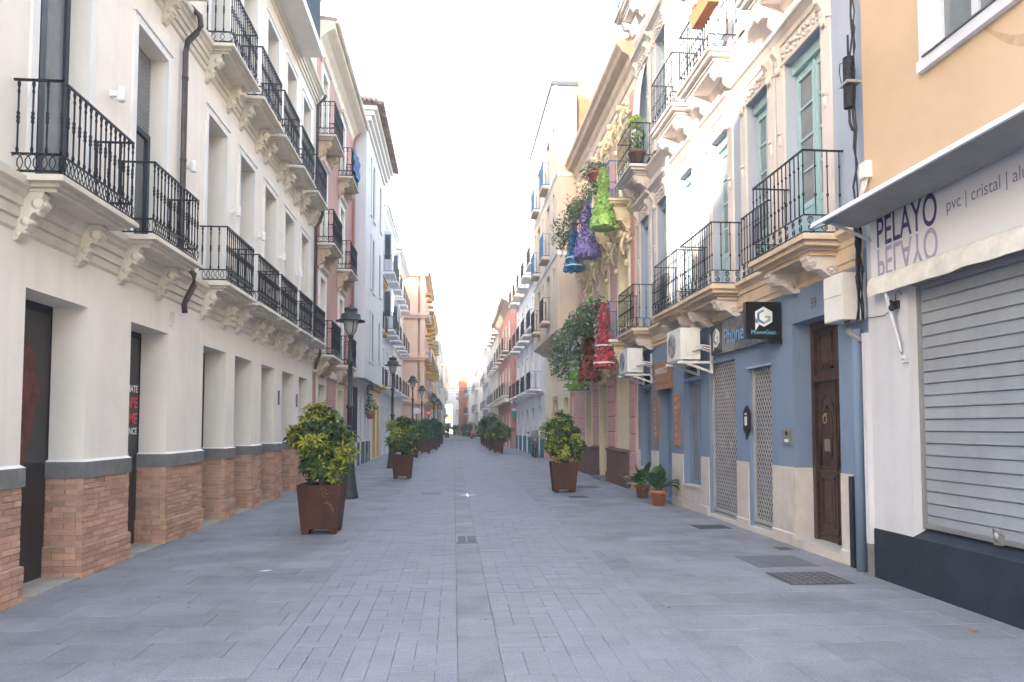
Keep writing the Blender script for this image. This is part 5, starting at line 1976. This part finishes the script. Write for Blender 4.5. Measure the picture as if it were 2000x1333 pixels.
# ------------------------------------------------------------------ street furniture
def planter_mesh():
    hw, bw_, z0, z1, th = .325, .265, .08, .735, .012
    b = MB()
    for sx, sy in ((1, 0), (-1, 0), (0, 1), (0, -1)):
        if sx:
            o = [(sx * bw_, -bw_, z0), (sx * bw_, bw_, z0), (sx * hw, hw, z1), (sx * hw, -hw, z1)]
            i = [(sx * (bw_ - th), -bw_ + th, z0), (sx * (bw_ - th), bw_ - th, z0), (sx * (hw - th), hw - th, z1), (sx * (hw - th), -hw + th, z1)]
        else:
            o = [(-bw_, sy * bw_, z0), (bw_, sy * bw_, z0), (hw, sy * hw, z1), (-hw, sy * hw, z1)]
            i = [(-bw_ + th, sy * (bw_ - th), z0), (bw_ - th, sy * (bw_ - th), z0), (hw - th, sy * (hw - th), z1), (-hw + th, sy * (hw - th), z1)]
        b.add(o + i, [(0, 1, 2, 3), (7, 6, 5, 4), (3, 2, 6, 7)])
    b.box(-bw_ + .002, bw_ - .002, -bw_ + .002, bw_ - .002, z0 + .002, z0 + .02)
    body = b.mesh("planter_body", M_RUST)
    q = MB()
    q.frust(0, 0, [(.045, .045, 0), (.065, .065, .082)])
    leg = q.mesh("planter_leg", M_RUST)
    q = MB()
    q.box(-.31, .31, -.31, .31, .64, .69)
    soil = q.mesh("planter_soil", M_SOIL)
    return body, leg, soil


PBODY, PLEG, PSOIL = planter_mesh()


def planter(x, y, lab, rz=0.0, graffiti=False):
    t = thing("planter", lab, "planter", (x, y, 0), "square rusty steel planters along the street")
    t.rotation_euler = (0, 0, rz)
    inst("tub", PBODY, t, (x, y, 0))
    for sx in (-1, 1):
        for sy in (-1, 1):
            inst("leg", PLEG, t, (x + sx * .205, y + sy * .205, 0))
    inst("soil", PSOIL, t, (x, y, 0))
    if graffiti:
        q = MB()
        yf = lambda z: -(.265 + .06 * (z - .08) / .655) - .0015
        for line in ([(.02, .66), (.07, .70), (.12, .66), (.05, .62), (.11, .60), (.16, .62)], [(.04, .60), (.10, .55), (.16, .57), (.10, .52), (.14, .49)], [(.10, .50), (.17, .44), (.20, .36), (.215, .40)], [(.06, .48), (.12, .46), (.20, .43)], [(.15, .46), (.19, .40), (.22, .33)]):
            q.tube([(x + a, y + yf(z), z) for a, z in line], .005, 4)
        q.build("graffiti", mat("graffiti_paint", (.40, .13, .10), .6, var=.2, vs=30, bump=0), t)
    return t


# variegated umbrella-leaf whorls
def whorl(rr, cols, size):
    vs, fs, tn = [], [], []
    n = rr.choice((6, 7, 8))
    a0 = rr.uniform(0, 6)
    for k in range(n):
        a = a0 + 2 * math.pi * k / n + rr.uniform(-.2, .2)
        L = size * rr.uniform(.8, 1.2)
        dr_ = rr.uniform(-.45, .65)
        d = Vector((math.cos(a), math.sin(a), 0))
        sd2 = Vector((-math.sin(a), math.cos(a), 0))
        up = Vector((0, 0, 1))
        w_ = L * rr.uniform(.135, .185)
        base = d * L * .12
        mid = d * L * .58 + up * (L * .10 + dr_ * L * .15)
        tip = d * L * 1.0 + up * (dr_ * L * .6)
        o = len(vs)
        vs += [base, mid + sd2 * w_ + up * L * .05, mid, mid - sd2 * w_ + up * L * .05, tip, (base + mid) * .5 + sd2 * w_ * .7 + up * .03 * L, (base + mid) * .5 - sd2 * w_ * .7 + up * .03 * L]
        fs += [(o, o + 5, o + 1, o + 2), (o, o + 2, o + 3, o + 6), (o + 2, o + 1, o + 4), (o + 2, o + 4, o + 3)]
        g, ye = cols
        k1, k2 = rr.uniform(.7, 1.2), rr.uniform(.8, 1.15)
        G = (g[0] * k1, g[1] * k1, g[2] * k1, 1)
        Y = (ye[0] * k2, ye[1] * k2, ye[2] * k2, 1)
        tn += [Y, G, Y, G, G, G, G]
    return vs, fs, tn


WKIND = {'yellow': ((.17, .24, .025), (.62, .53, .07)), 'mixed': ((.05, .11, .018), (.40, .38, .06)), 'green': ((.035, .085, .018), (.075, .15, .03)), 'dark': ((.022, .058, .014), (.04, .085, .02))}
WVAR = {k: [whorl(random.Random(i * 7 + len(k)), c, .15) for i in range(4)] for k, c in WKIND.items()}
WMESH = {}
for k, lst in WVAR.items():
    WMESH[k] = []
    for vs, fs, tn in lst:
        me = bpy.data.meshes.new("leaf_cluster_" + k)
        me.from_pydata([tuple(v) for v in vs], [], fs)
        me.materials.append(M_LEAF)
        at = me.color_attributes.new("tint", 'FLOAT_COLOR', 'POINT')
        at.data.foreach_set("color", [c for t_ in tn for c in t_])
        WMESH[k].append(me)


def shrub(x, y, z, H, rad, n, lab, mix, seed, nparts=0, scale=1.0):
    """mix: weights for yellow, mixed, green, dark whorls"""
    rr = random.Random(seed)
    t = thing("shrub", lab, "shrub", (x, y, z), "variegated shrubs growing in the rusty planters")
    lobes = []
    nl = 15
    for i in range(nl):
        q = (i + .5) / nl
        zz = z + H * (.16 + .70 * q)
        rmax = rad * (.55 + .55 * math.sin(math.pi * min(1, q * .85 + .12)))
        a = i * 2.4 + rr.uniform(-.5, .5)
        r = rmax * rr.uniform(.3, .85) if q < .9 else rad * .15
        lobes.append((Vector((x + r * math.cos(a), y + r * math.sin(a), zz)), rad * rr.uniform(.26, .46), rr.choice((.1, .35, 1.0, 1.9)) * (.6 + .6 * q)))
    items = []
    kinds = ['yellow', 'mixed', 'green', 'dark']
    for _ in range(n):
        c, r, yb = rr.choice(lobes)
        d = Vector((rr.gauss(0, 1), rr.gauss(0, 1), rr.gauss(.25, 1))).normalized()
        q = rr.uniform(.15, 1.0) ** .5 * (1.0 if rr.random() < .85 else rr.uniform(1.1, 1.55))
        p = c + d * r * q
        p.z = max(p.z, z + .06)
        out = (p - Vector((x, y, z + H * .45))).normalized()
        nrm = (d * .6 + out * .9 + Vector((0, 0, .5)) + Vector((rr.uniform(-.8, .8), rr.uniform(-.8, .8), rr.uniform(-.6, .8)))).normalized()
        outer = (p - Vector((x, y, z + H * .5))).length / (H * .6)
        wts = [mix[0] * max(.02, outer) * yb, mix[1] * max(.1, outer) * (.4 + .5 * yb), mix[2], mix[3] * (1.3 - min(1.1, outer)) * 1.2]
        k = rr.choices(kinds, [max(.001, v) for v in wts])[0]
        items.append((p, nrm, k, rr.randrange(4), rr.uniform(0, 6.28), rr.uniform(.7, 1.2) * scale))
    items.sort(key=lambda i: i[0].y)
    mb = MB()
    mb.t = []
    for j, (p, nrm, k, vi, sp, sc) in enumerate(items):
        M = nrm.to_track_quat('Z', 'Y').to_matrix() @ Matrix.Rotation(sp, 3, 'Z')
        if j < nparts:
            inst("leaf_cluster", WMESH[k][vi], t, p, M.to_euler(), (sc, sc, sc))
        else:
            vs, fs, tn = WVAR[k][vi]
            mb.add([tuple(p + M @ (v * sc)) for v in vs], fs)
            for c in tn:
                mb.t += c
    mb.build("foliage", M_LEAF, t, kind='stuff')
    mb = MB()
    for i in range(9):
        c, r, _ = lobes[rr.randrange(nl)]
        b = Vector((x + rr.uniform(-.1, .1), y + rr.uniform(-.1, .1), z - .03))
        mid = b.lerp(c, .5) + Vector((rr.uniform(-.06, .06), rr.uniform(-.06, .06), .08))
        mb.tube([tuple(b), tuple(mid), tuple(c)], [.02, .014, .006], 5)
    mb.build("stem", M_BARK, t)


YM, MM, GM, DM = (2.2, .9, .45, .7), (.8, 1.1, .6, .5), (.08, .35, 1.0, .8), (.0, .1, .8, 1.2)
PLANT = [  # x, y, planter label, shrub label, H, rad, n, mix, nparts
    (-1.99, 11.2, "rusty planter with red graffiti nearest the camera on the left", "tall yellow green shrub in the planter with red graffiti", 1.28, .44, 560, YM, 300, True),
    (-1.57, 22.6, "rusty planter on the left by the second street lamp", "bushy yellow green shrub in the planter by the second street lamp", 1.24, .47, 460, MM, 0, False),
    (-2.1, 37.3, "rusty planter half hidden behind the second one on the left", "green shrub half hidden behind the second shrub on the left", 1.3, .55, 380, GM, 0, False),
    (-1.68, 43.8, "rusty planter on the left with dark green shrub, before the close group", "dark green shrub on the left leading the close group", 1.45, .62, 420, GM, 0, False),
    (-1.35, 49.4, "rusty planter second in the close group on the left", "shrub second in the close group on the left", 1.5, .62, 360, DM, 0, False),
    (-1.3, 56.0, "rusty planter third in the close group on the left", "yellowish shrub third in the close group on the left", 1.4, .6, 300, MM, 0, False),
    (-1.25, 66.0, "rusty planter last in the close group on the left", "yellowish shrub last in the close group on the left", 1.35, .6, 260, MM, 0, False),
    (2.71, 17.6, "rusty planter alone on the right in front of the rose house", "round yellow green shrub on the right in front of the rose house", 1.29, .52, 560, MM, 240, False),
    (2.71, 43.5, "rusty planter leading the row on the right", "low light green shrub leading the row on the right", 1.25, .72, 420, (.1, .7, 1, .5), 0, False),
    (2.65, 48.6, "rusty planter second in the row on the right", "tall dark green shrub second in the row on the right", 1.85, .85, 520, DM, 0, False),
    (2.68, 53.4, "rusty planter third in the row on the right", "dark green shrub third in the row on the right", 1.75, .8, 380, DM, 0, False),
    (2.7, 59.0, "rusty planter fourth in the row on the right", "green shrub fourth in the row on the right", 1.6, .7, 300, GM, 0, False),
    (2.75, 65.5, "rusty planter fifth in the row on the right", "green shrub last in the row on the right", 1.5, .7, 240, GM, 0, False),
    (.25, 138, "left one of two small planters at the far end of the street", "left one of two small shrubs at the far end of the street", 1.3, .6, 120, GM, 0, False),
    (.95, 137, "right one of two small planters at the far end of the street", "right one of two small shrubs at the far end of the street", 1.3, .6, 120, GM, 0, False),
    (1.75, 120, "far planter right of the street centre by the pale houses", "far green shrub right of the street centre by the pale houses", 1.5, .6, 120, GM, 0, False),
    (2.35, 112, "far planter left of the red car", "far green shrub left of the red car", 1.5, .6, 120, MM, 0, False),
    (2.75, 104, "far planter just beyond the red car", "far light green shrub just beyond the red car", 1.6, .8, 120, MM, 0, False),
    (-.9, 104, "far planter past the close group on the left", "far shrub past the close group on the left", 1.5, .5, 120, GM, 0, False)]
for i, (x, y, pl, sl2, H, rad, n, mix, npt, gf) in enumerate(PLANT):
    planter(x, y, pl, RN.uniform(-.03, .03) if i else .0, gf)
    shrub(x, y, .69, H, rad, n, sl2, mix, 100 + i, npt, 1.0 if n > 500 else 1.25 if n > 250 else 1.6)


def lamp_meshes():
    q = MB()
    pr = [(.215, 0), (.215, .05), (.20, .07), (.205, .13), (.18, .16)]
    for i in range(9):
        k = i / 8
        pr.append((.175 - .075 * k ** .8, .2 + .75 * k))
    pr += [(.115, .97), (.12, 1.0), (.10, 1.03), (.075, 1.08)]
    q.lathe(pr, n=16, wob=lambda t, c: .035 * math.cos(8 * t) if .18 < c < .96 else 0)
    base = q.mesh("lamp_base", M_LAMP)
    q = MB()
    q.lathe([(.062, 1.05), (.056, 2.0), (.085, 2.02), (.085, 2.08), (.052, 2.1), (.045, 3.0), (.075, 3.02), (.082, 3.06), (.07, 3.12), (.045, 3.14), (.038, 3.60), (.06, 3.62), (.06, 3.66), (.03, 3.68)], n=12)
    pole = q.mesh("lamp_pole", M_LAMP)
    q = MB()
    q.lathe([(.07, 3.68), (.13, 3.82), (.165, 3.98), (.17, 4.02)], n=14)
    glass = q.mesh("lamp_glass", M_LGLASS)
    q = MB()
    q.lathe([(.15, 4.005), (.33, 3.99), (.335, 4.005), (.27, 4.03), (.225, 4.04), (.222, 4.13), (.205, 4.16), (.145, 4.18), (.14, 4.24), (.155, 4.25), (.15, 4.29), (.09, 4.32), (.02, 4.33), (.028, 4.36), (.0, 4.40)], n=18)
    for k in range(4):
        a = k * math.pi / 2 + .5
        q.tube([(.06 * math.cos(a), .06 * math.sin(a), 3.67), (.135 * math.cos(a), .135 * math.sin(a), 3.8), (.178 * math.cos(a), .178 * math.sin(a), 4.0)], .009, 4)
    hood = q.mesh("lamp_hood", M_LAMP)
    return base, pole, glass, hood


LB, LP_, LG, LH = lamp_meshes()
LAMPS = [(-2.34, 16.45, "street lamp nearest the camera, behind the shrub in the graffiti planter"), (-2.38, 28.3, "second street lamp from the camera, behind the second shrub"),
         (-2.2, 38.8, "third street lamp from the camera, in front of the peach house wall"), (-2.1, 47.8, "fourth street lamp from the camera"),
         (-1.62, 59.5, "fifth street lamp from the camera, before the ochre balconies"), (-1.5, 69, "sixth street lamp from the camera"), (-1.5, 80, "farthest street lamp of the left row")]
for x, y, lab in LAMPS:
    t = thing("street_lamp", lab, "street lamp", (x, y, 0), "black street lamps along the left side")
    inst("lamp_base", LB, t, (x, y, 0))
    inst("pole", LP_, t, (x, y, 0))
    g = inst("lantern_glass", LG, t, (x, y, 0))
    inst("lamp_hood", LH, t, (x, y, 0))

# terracotta pots with broad-leaved plants by the blue shop
for (x, y, h, r, n, sd_i, lab, lab2) in ((4.26, 16.0, .30, .17, 26, 3, "terracotta pot farther from the camera by the blue shop doorway", "broad leaved plant in the farther terracotta pot by the blue doorway"),
                                          (4.18, 14.45, .31, .175, 30, 4, "terracotta pot nearer the camera by the marble skirting", "broad leaved plant in the nearer terracotta pot by the marble skirting")):
    flowerpot(lab, x, y, 0, h, r, "terracotta pots by the blue shop")
    t = thing("potted_plant", lab2, "plant", (x, y, h - .03), "broad leaved plants by the blue shop")
    rr = random.Random(sd_i)
    for k in range(n):
        a = rr.uniform(0, 6.28)
        L = rr.uniform(.30, .55)
        lean = rr.uniform(.2, 1.6)
        wd = L * rr.uniform(.17, .24)
        d = Vector((math.cos(a), math.sin(a), 0))
        s2 = Vector((-math.sin(a), math.cos(a), 0))
        pts = []
        p = Vector((x, y, h - .03)) + d * rr.uniform(0, .08)
        ang = lean * .45
        N = 7
        for i in range(N):
            pts.append(p.copy())
            p = p + (d * math.sin(ang) + Vector((0, 0, math.cos(ang)))) * (L / (N - 1)) * 1.1
            ang += lean * .24
        wf_ = [.05, .08, .45, .95, 1.0, .65, .02]
        mb = MB()
        mb.t = []
        vs = []
        for i, q in enumerate(pts):
            up_ = Vector((0, 0, wd * .22 * wf_[i]))
            vs += [tuple(q + s2 * wd * wf_[i] + up_), tuple(q), tuple(q - s2 * wd * wf_[i] + up_)]
        fs = []
        for i in range(N - 1):
            fs += [(3 * i, 3 * i + 1, 3 * i + 4, 3 * i + 3), (3 * i + 1, 3 * i + 2, 3 * i + 5, 3 * i + 4)]
        mb.add(vs, fs, 0, True)
        k_ = rr.uniform(.6, 1.5)
        for i in range(N):
            for j in range(3):
                kk = k_ * (1.25 if j == 1 else 1)
                mb.t += [.035 * kk, .10 * kk, .028 * kk, 1]
        mb.build("leaf", M_LEAF, t)

# covers and marks in the paving
M_CAST = mat("cast_iron", (.085, .08, .083), .7, .2, var=.2, vs=12, bump=.2, stain=.2)
M_PLATE = mat("worn_plate", (.15, .145, .172), .7, .05, var=.08, vs=6, bump=.15, stain=.1)


def cover(lab, x0, x1, y0, y1, kind, m):
    t = thing("manhole_cover", lab, "manhole cover", ((x0 + x1) / 2, (y0 + y1) / 2, 0))
    mb = MB()
    mb.box(x0, x1, y0, y1, -.01, .0045)
    mb.build("plate", m, t)
    if kind == 'grid':
        q = MB()
        q.box(-.03, .03, -.025, .025, 0, .006)
        me = q.mesh("stud", M_PLATE)
        nx, ny = int((x1 - x0 - .06) / .085), int((y1 - y0 - .06) / .085)
        for i in range(nx):
            for j in range(ny):
                inst("stud", me, t, (x0 + .03 + (i + .5) * (x1 - x0 - .06) / nx, y0 + .03 + (j + .5) * (y1 - y0 - .06) / ny, .0045))
    if kind == 'drain':
        for i in range(3):
            ibox("bar", t, None, x0 + .02, x1 - .02, y0 + .1 + i * .2, y0 + .18 + i * .2, .0045, .012, M_PLATE)
        for xx in (x0 + .012, (x0 + x1) / 2):
            ibox("bar", t, None, xx - .012, xx + .012, y0 + .02, y1 - .02, .012, .015, M_PAVE)
    return t


cover("studded iron cover in front of the navy plinth", 3.41, 4.09, 7.08, 7.70, 'grid', M_CAST)
cover("smooth grey plate in front of the dark wood door", 3.46, 4.20, 8.0, 8.68, 'plain', M_PLATE)
cover("dark cover by the wide mesh gate", 3.84, 4.38, 11.05, 11.5, 'plain', M_CAST)
cover("very small cover by the marble step of the dark door", 4.24, 4.42, 9.1, 9.32, 'plain', M_CAST)
cover("dark cover beside the lone planter on the right", 2.62, 3.05, 16.1, 16.45, 'plain', M_CAST)
cover("pale cover behind the lone planter on the right", 3.2, 3.9, 18.6, 19.4, 'grid', M_PLATE)
cover("pinkish drain cover in the middle of the street", .045, .335, 9.95, 10.62, 'drain', M_PLATE)
cover("flat dark plate in the paving left of the street centre", -.75, -.3, 17.2, 17.7, 'plain', M_PLATE)
t = thing("star_glint", "bright star shaped glint in the middle of the street, drawn as a white plate", "star", (.33, 16.9, 0))
mb = MB()
pl = []
for k in range(8):
    r = (.20 if k % 4 == 0 else .34) if k % 2 == 0 else .05
    pl.append((.33 + r * math.cos(k * math.pi / 4), 16.9 + r * 1.6 * math.sin(k * math.pi / 4)))
mb.prismc(pl, .001, .006)  # glint of light drawn as a flat white star on the paving
mb.build("star", mat("white_star", (.85, .85, .85), .4, var=.01, bump=0), t)
mb = MB()
mb.add([(-2.15, 8.22, .003), (-2.05, 8.225, .004), (-2.0, 8.26, .012), (-2.10, 8.27, .006)], [(0, 1, 2, 3)])
mb.add([(-2.15, 8.22, .002), (-2.05, 8.225, .003), (-2.0, 8.26, .011), (-2.10, 8.27, .005)], [(3, 2, 1, 0)])
tag(mb.build("paper_scrap", M_TXTW, None, org=(-2.08, 8.26, 0)), "scrap of white paper on the paving left of the graffiti planter", "litter")
mb = MB()
mb.add([(4.03, 5.36, .004), (4.07, 5.38, .012), (4.11, 5.36, .004), (4.08, 5.42, .01), (4.04, 5.43, .018)], [(0, 1, 4), (1, 2, 3, 4)])
tag(mb.build("dry_leaf", M_OWOOD, None, org=(4.07, 5.4, 0)), "brown dry leaf on the paving before the navy plinth", "leaf")
q = MB()
rr = random.Random(9)
for _ in range(90):
    x = rr.uniform(-3.6, 4.2)
    y = rr.uniform(5, 22)
    if rr.random() < .6:
        x, y = rr.uniform(3.2, 4.4), rr.uniform(14.5, 20)
    s_ = rr.uniform(.008, .025)
    a = rr.uniform(0, 6)
    q.add([(x + s_ * math.cos(a), y + s_ * math.sin(a), .003), (x + s_ * .4 * math.cos(a + 1.6), y + s_ * .4 * math.sin(a + 1.6), .008), (x - s_ * math.cos(a), y - s_ * math.sin(a), .003), (x - s_ * .4 * math.cos(a + 1.6), y - s_ * .4 * math.sin(a + 1.6), .006)], [(0, 1, 2, 3)])
q.build("leaf_litter", mat("litter", (.07, .07, .05), .9, var=.4, vs=9, bump=0), street, kind='stuff')

# red car at the far end
CX, CY = 3.15, 95.0
t = thing("car", "red hatchback parked behind the far row of planters", "car", (CX, CY, 0))
mb = MB((CX, 1))      # a along street, b across
sect = [(-2.0, .78, .35, .75), (-1.95, .80, .30, .95), (-1.75, .82, .28, 1.02), (-.2, .84, .28, 1.02), (1.0, .84, .28, .98), (1.7, .80, .28, .85), (2.0, .70, .32, .65)]
pts, fs = [], []
for a, hb, c0, c1 in sect:
    pts += [(CY + a, -hb, c0), (CY + a, hb, c0), (CY + a, hb * 1.0, (c0 + c1) / 2 + .05), (CY + a, hb * .93, c1), (CY + a, -hb * .93, c1), (CY + a, -hb, (c0 + c1) / 2 + .05)]
for i in range(len(sect) - 1):
    for j in range(6):
        fs.append((i * 6 + j, i * 6 + (j + 1) % 6, i * 6 + 6 + (j + 1) % 6, i * 6 + 6 + j))
fs += [(5, 4, 3, 2, 1, 0), tuple(range(36, 42))]
mb.add(pts, fs)
roof_ = [(-1.85, .72, 1.0), (-1.45, .62, 1.46), (.2, .60, 1.48), (1.05, .70, .98)]
mb.add([(CY + a, s_ * hb, c) for a, hb, c in roof_ for s_ in (-1, 1)], [(0, 2, 3, 1), (2, 4, 5, 3), (4, 6, 7, 5), (0, 6, 4, 2), (1, 3, 5, 7)])
mb.build("body", M_CARR, t)
mb = MB((CX, 1))
mb.add([(CY - 1.815, -.60, 1.06), (CY - 1.815, .60, 1.06), (CY - 1.50, .54, 1.41), (CY - 1.50, -.54, 1.41)], [(0, 1, 2, 3)])
mb.build("rear_window", M_GLASS, t)
for s_ in (-1, 1):
    ibox("tail_light", t, (CX, 1), CY - 2.0, CY - 1.93, s_ * .70 - .08, s_ * .70 + .08, .72, .95, M_TXTR)
    for a in (-1.25, 1.3):
        q = MB((CX, 1))
        q.prism([(0, 0)] * 0 or [(s_ * .78, 0), (s_ * .6, 0), (s_ * .6, .01), (s_ * .78, .01)], CY + a - .01, CY + a + .01)
        q = MB((CX, 1))
        P2 = [(CY + a + .31 * math.cos(k * math.pi / 8), .31 + .31 * math.sin(k * math.pi / 8)) for k in range(16)]
        q.prismb(P2, s_ * .66, s_ * .85)
        wh = q.build("wheel", M_RUB, t)
        q = MB((CX, 1))
        q.prismb([(CY + a + .19 * math.cos(k * math.pi / 6), .31 + .19 * math.sin(k * math.pi / 6)) for k in range(12)], s_ * .851, s_ * .86)
        q.build("rim", M_STEEL, wh)
ibox("number_plate", t, (CX, 1), CY - 2.03, CY - 2.0, -.26, .26, .55, .66, M_TXTW)
ibox("bumper", t, (CX, 1), CY - 2.06, CY - 1.95, -.74, .74, .36, .54, M_RUB)

# scooter leaning by the tan house
SX, SY = 4.22, 37.6
t = thing("scooter", "dark scooter with a clear windscreen parked by the pale wall past the tan house", "scooter", (SX, SY, 0))
for a, nm in ((-.55, "wheel"), (.6, "wheel")):
    q = MB((SX, 1))
    q.tube([(SY + a + .24 * math.cos(k * math.pi / 8), 0, .28 + .24 * math.sin(k * math.pi / 8)) for k in range(16)], .05, 7, closed=True)
    wh = q.build("wheel", M_RUB, t)
    q = MB((SX, 1))
    q.prismb([(SY + a + .17 * math.cos(k * math.pi / 6), .28 + .17 * math.sin(k * math.pi / 6)) for k in range(12)], -.03, .03)
    q.build("rim", M_STEEL, wh)
q = MB((SX, 1))
q.prismb([(SY - .12, .30), (SY + .75, .40), (SY + .95, .62), (SY + .85, .74), (SY + .2, .72), (SY + .1, .40), (SY - .2, .36), (SY - .36, .95), (SY - .46, .95), (SY - .38, .34)], -.15, .15)
q.prismb([(SY - .78, .50), (SY - .55, .60), (SY - .30, .55), (SY - .35, .48)], -.08, .08)
q.prismb([(SY - .54, .70), (SY - .42, 1.05), (SY - .34, 1.05), (SY - .36, .7)], -.2, .2)
q.build("body", M_CHAR, t)
q = MB((SX, 1))
q.prismb([(SY + .1, .74), (SY + .85, .76), (SY + .9, .84), (SY + .55, .88), (SY + .12, .82)], -.13, .13)
q.build("seat", M_RUB, t)
q = MB((SX, 1))
q.tube([(SY - .36, -.34, 1.06), (SY - .42, -.2, 1.08), (SY - .44, 0, 1.03), (SY - .42, .2, 1.08), (SY - .36, .34, 1.06)], .016, 6)
q.tube([(SY - .55, 0, .28), (SY - .44, 0, 1.03)], .03, 6)
q.build("handlebar", M_STEEL, t)
for s_ in (-1, 1):
    q = MB((SX, 1))
    q.tube([(SY - .40, s_ * .25, 1.08), (SY - .42, s_ * .33, 1.27)], .007, 5)
    q.ball((SY - .42, s_ * .35, 1.30), (.015, .065, .045))
    q.build("mirror", M_RUB, t)
q = MB((SX, 1))
q.ball((SY - .50, 0, .93), (.05, .10, .08))
q.build("headlight", M_LGLASS, t)
q = MB((SX, 1))
q.add([(SY - .48, -.2, 1.05), (SY - .48, .2, 1.05), (SY - .38, .15, 1.42), (SY - .38, -.15, 1.42), (SY - .475, -.2, 1.05), (SY - .475, .2, 1.05), (SY - .375, .15, 1.42), (SY - .375, -.15, 1.42)], [(0, 1, 2, 3), (7, 6, 5, 4)])
q.build("windscreen", M_CURT, t)

# small signs
def roadsign(nm, lab, x, y, z, r, m, ring=None, oval=1.0):
    t = thing(nm, lab, "sign", (x, y, 0))
    q = MB()
    q.tube([(x, y, 0), (x, y, z + r)], .03, 6)
    q.build("post", M_LAMP, t)
    q = MB()
    q.add([(x + r * oval * math.cos(k * math.pi / 9), y - .05, z + r * math.sin(k * math.pi / 9)) for k in range(18)] + [(x + r * oval * math.cos(k * math.pi / 9), y - .03, z + r * math.sin(k * math.pi / 9)) for k in range(18)],
          [tuple(range(18)), tuple(range(18, 36))[::-1]] + [(k, (k + 1) % 18, 18 + (k + 1) % 18, 18 + k) for k in range(18)])
    q.build("disc", m, t)
    if ring:
        q = MB()
        q.box(x - r * .6, x + r * .6, y - .056, y - .051, z - r * .16, z + r * .16)
        q.build("bar", ring, t)


roadsign("no_entry_sign", "round red no entry sign on a post beside the far ochre balconies", -1.78, 52, 2.6, .20, M_TXTR, M_TXTW)
roadsign("shop_sign", "white oval sign on a post before the peach house", -2.1, 41, 2.5, .17, M_TXTW, None, 1.5)
t = thing("street_sign", "small blue street name plate on the red side wall", "sign", (4.55, 52.6, 3.4))
mb = MB()
mb.box(4.32, 4.9, 52.58, 52.615, 3.3, 3.65)
mb.build("plate", M_DBLUE, t)
t = thing("shop_light_box", "green and white shop sign on the red side wall", "sign", (4.5, 52.5, 2.5))
mb = MB()
mb.box(4.27, 4.9, 52.3, 52.6, 2.3, 2.75)
mb.build("box", mat("green_sign", (.03, .33, .28), .5), t)
mb = MB()
mb.box(4.27, 4.9, 52.28, 52.62, 2.755, 2.95)
mb.build("panel", M_TXTW, t)
t = flowerpot("flowerpot hanging on the pale modern house", -3.72, 32.6, 1.95, .26, .2, m=M_TERRA)
t2 = thing("hanging_plant", "green plant in the pot on the pale modern house", "plant", (-3.72, 32.6, 2.2))
mb = MB()
leaf_blob(mb, GREENS, (-3.72, 32.6, 2.5), (.28, .28, .4), 160, .07, random.Random(3))
leaf_blob(mb, GREENS, (-3.8, 33.0, 3.3), (.12, .2, .9), 160, .07, random.Random(4))
mb.build("foliage", M_LEAF, t2, kind='stuff')

t = thing("cloth", "blue cloth hung over the top balcony rail of the coral pink house", "cloth", (-3.45, 25.4, 10.3))
mb = MB()
pts, fs = [], []
for i in range(13):
    for j in range(7):
        pts.append((-3.44 + .02 * math.sin(i * 1.7) + .03 * math.sin(j * 2.0 + i), 24.5 + i * .115, 11.16 - j * .13 - .03 * math.sin(i * .9)))
for i in range(12):
    for j in range(6):
        fs.append((i * 7 + j, i * 7 + j + 1, i * 7 + j + 8, i * 7 + j + 7))
mb.add(pts, fs, 0, True)
mb.build("fabric", mat("blue_towel", (.10, .19, .42), .95, var=.3, vs=5), t)

# ------------------------------------------------------------------ air
hz = MB()
hz.box(-702, 702, -302, 1502, -1.05, 47.5)
hm = bpy.data.materials.new("haze_air")
hm.use_nodes = True
hn = hm.node_tree.nodes
hn.remove(hn["Principled BSDF"])
pv = hn.new("ShaderNodeVolumePrincipled")
pv.inputs['Color'].default_value = (0.96, 0.95, 0.93, 1)
pv.inputs['Density'].default_value = 0.0032
pv.inputs['Anisotropy'].default_value = 0.0
hm.node_tree.links.new(pv.outputs[0], hn["Material Output"].inputs['Volume'])
ho = hz.build("haze", hm, None, kind='stuff')
# worn smear on the orange wall below the upper window
mb = MB(F1)
pts, fs = [], []
for i in range(15):
    q = i / 14
    u = 5.62 - .62 * q
    z = 5.02 - .38 * math.sin(q * 1.7) + .0 * q
    wd = .035 + .03 * math.sin(q * 3)
    pts += [(u + wd * .6, .0015, z + wd), (u - wd * .4, .0015, z - wd)]
for i in range(14):
    fs.append((2 * i, 2 * i + 1, 2 * i + 3, 2 * i + 2))
mb.add(pts, fs)
mb.build("wall_smear", mat("smeared_orange", (0.45, 0.305, 0.20), 0.9, var=.1, vs=8), R1)
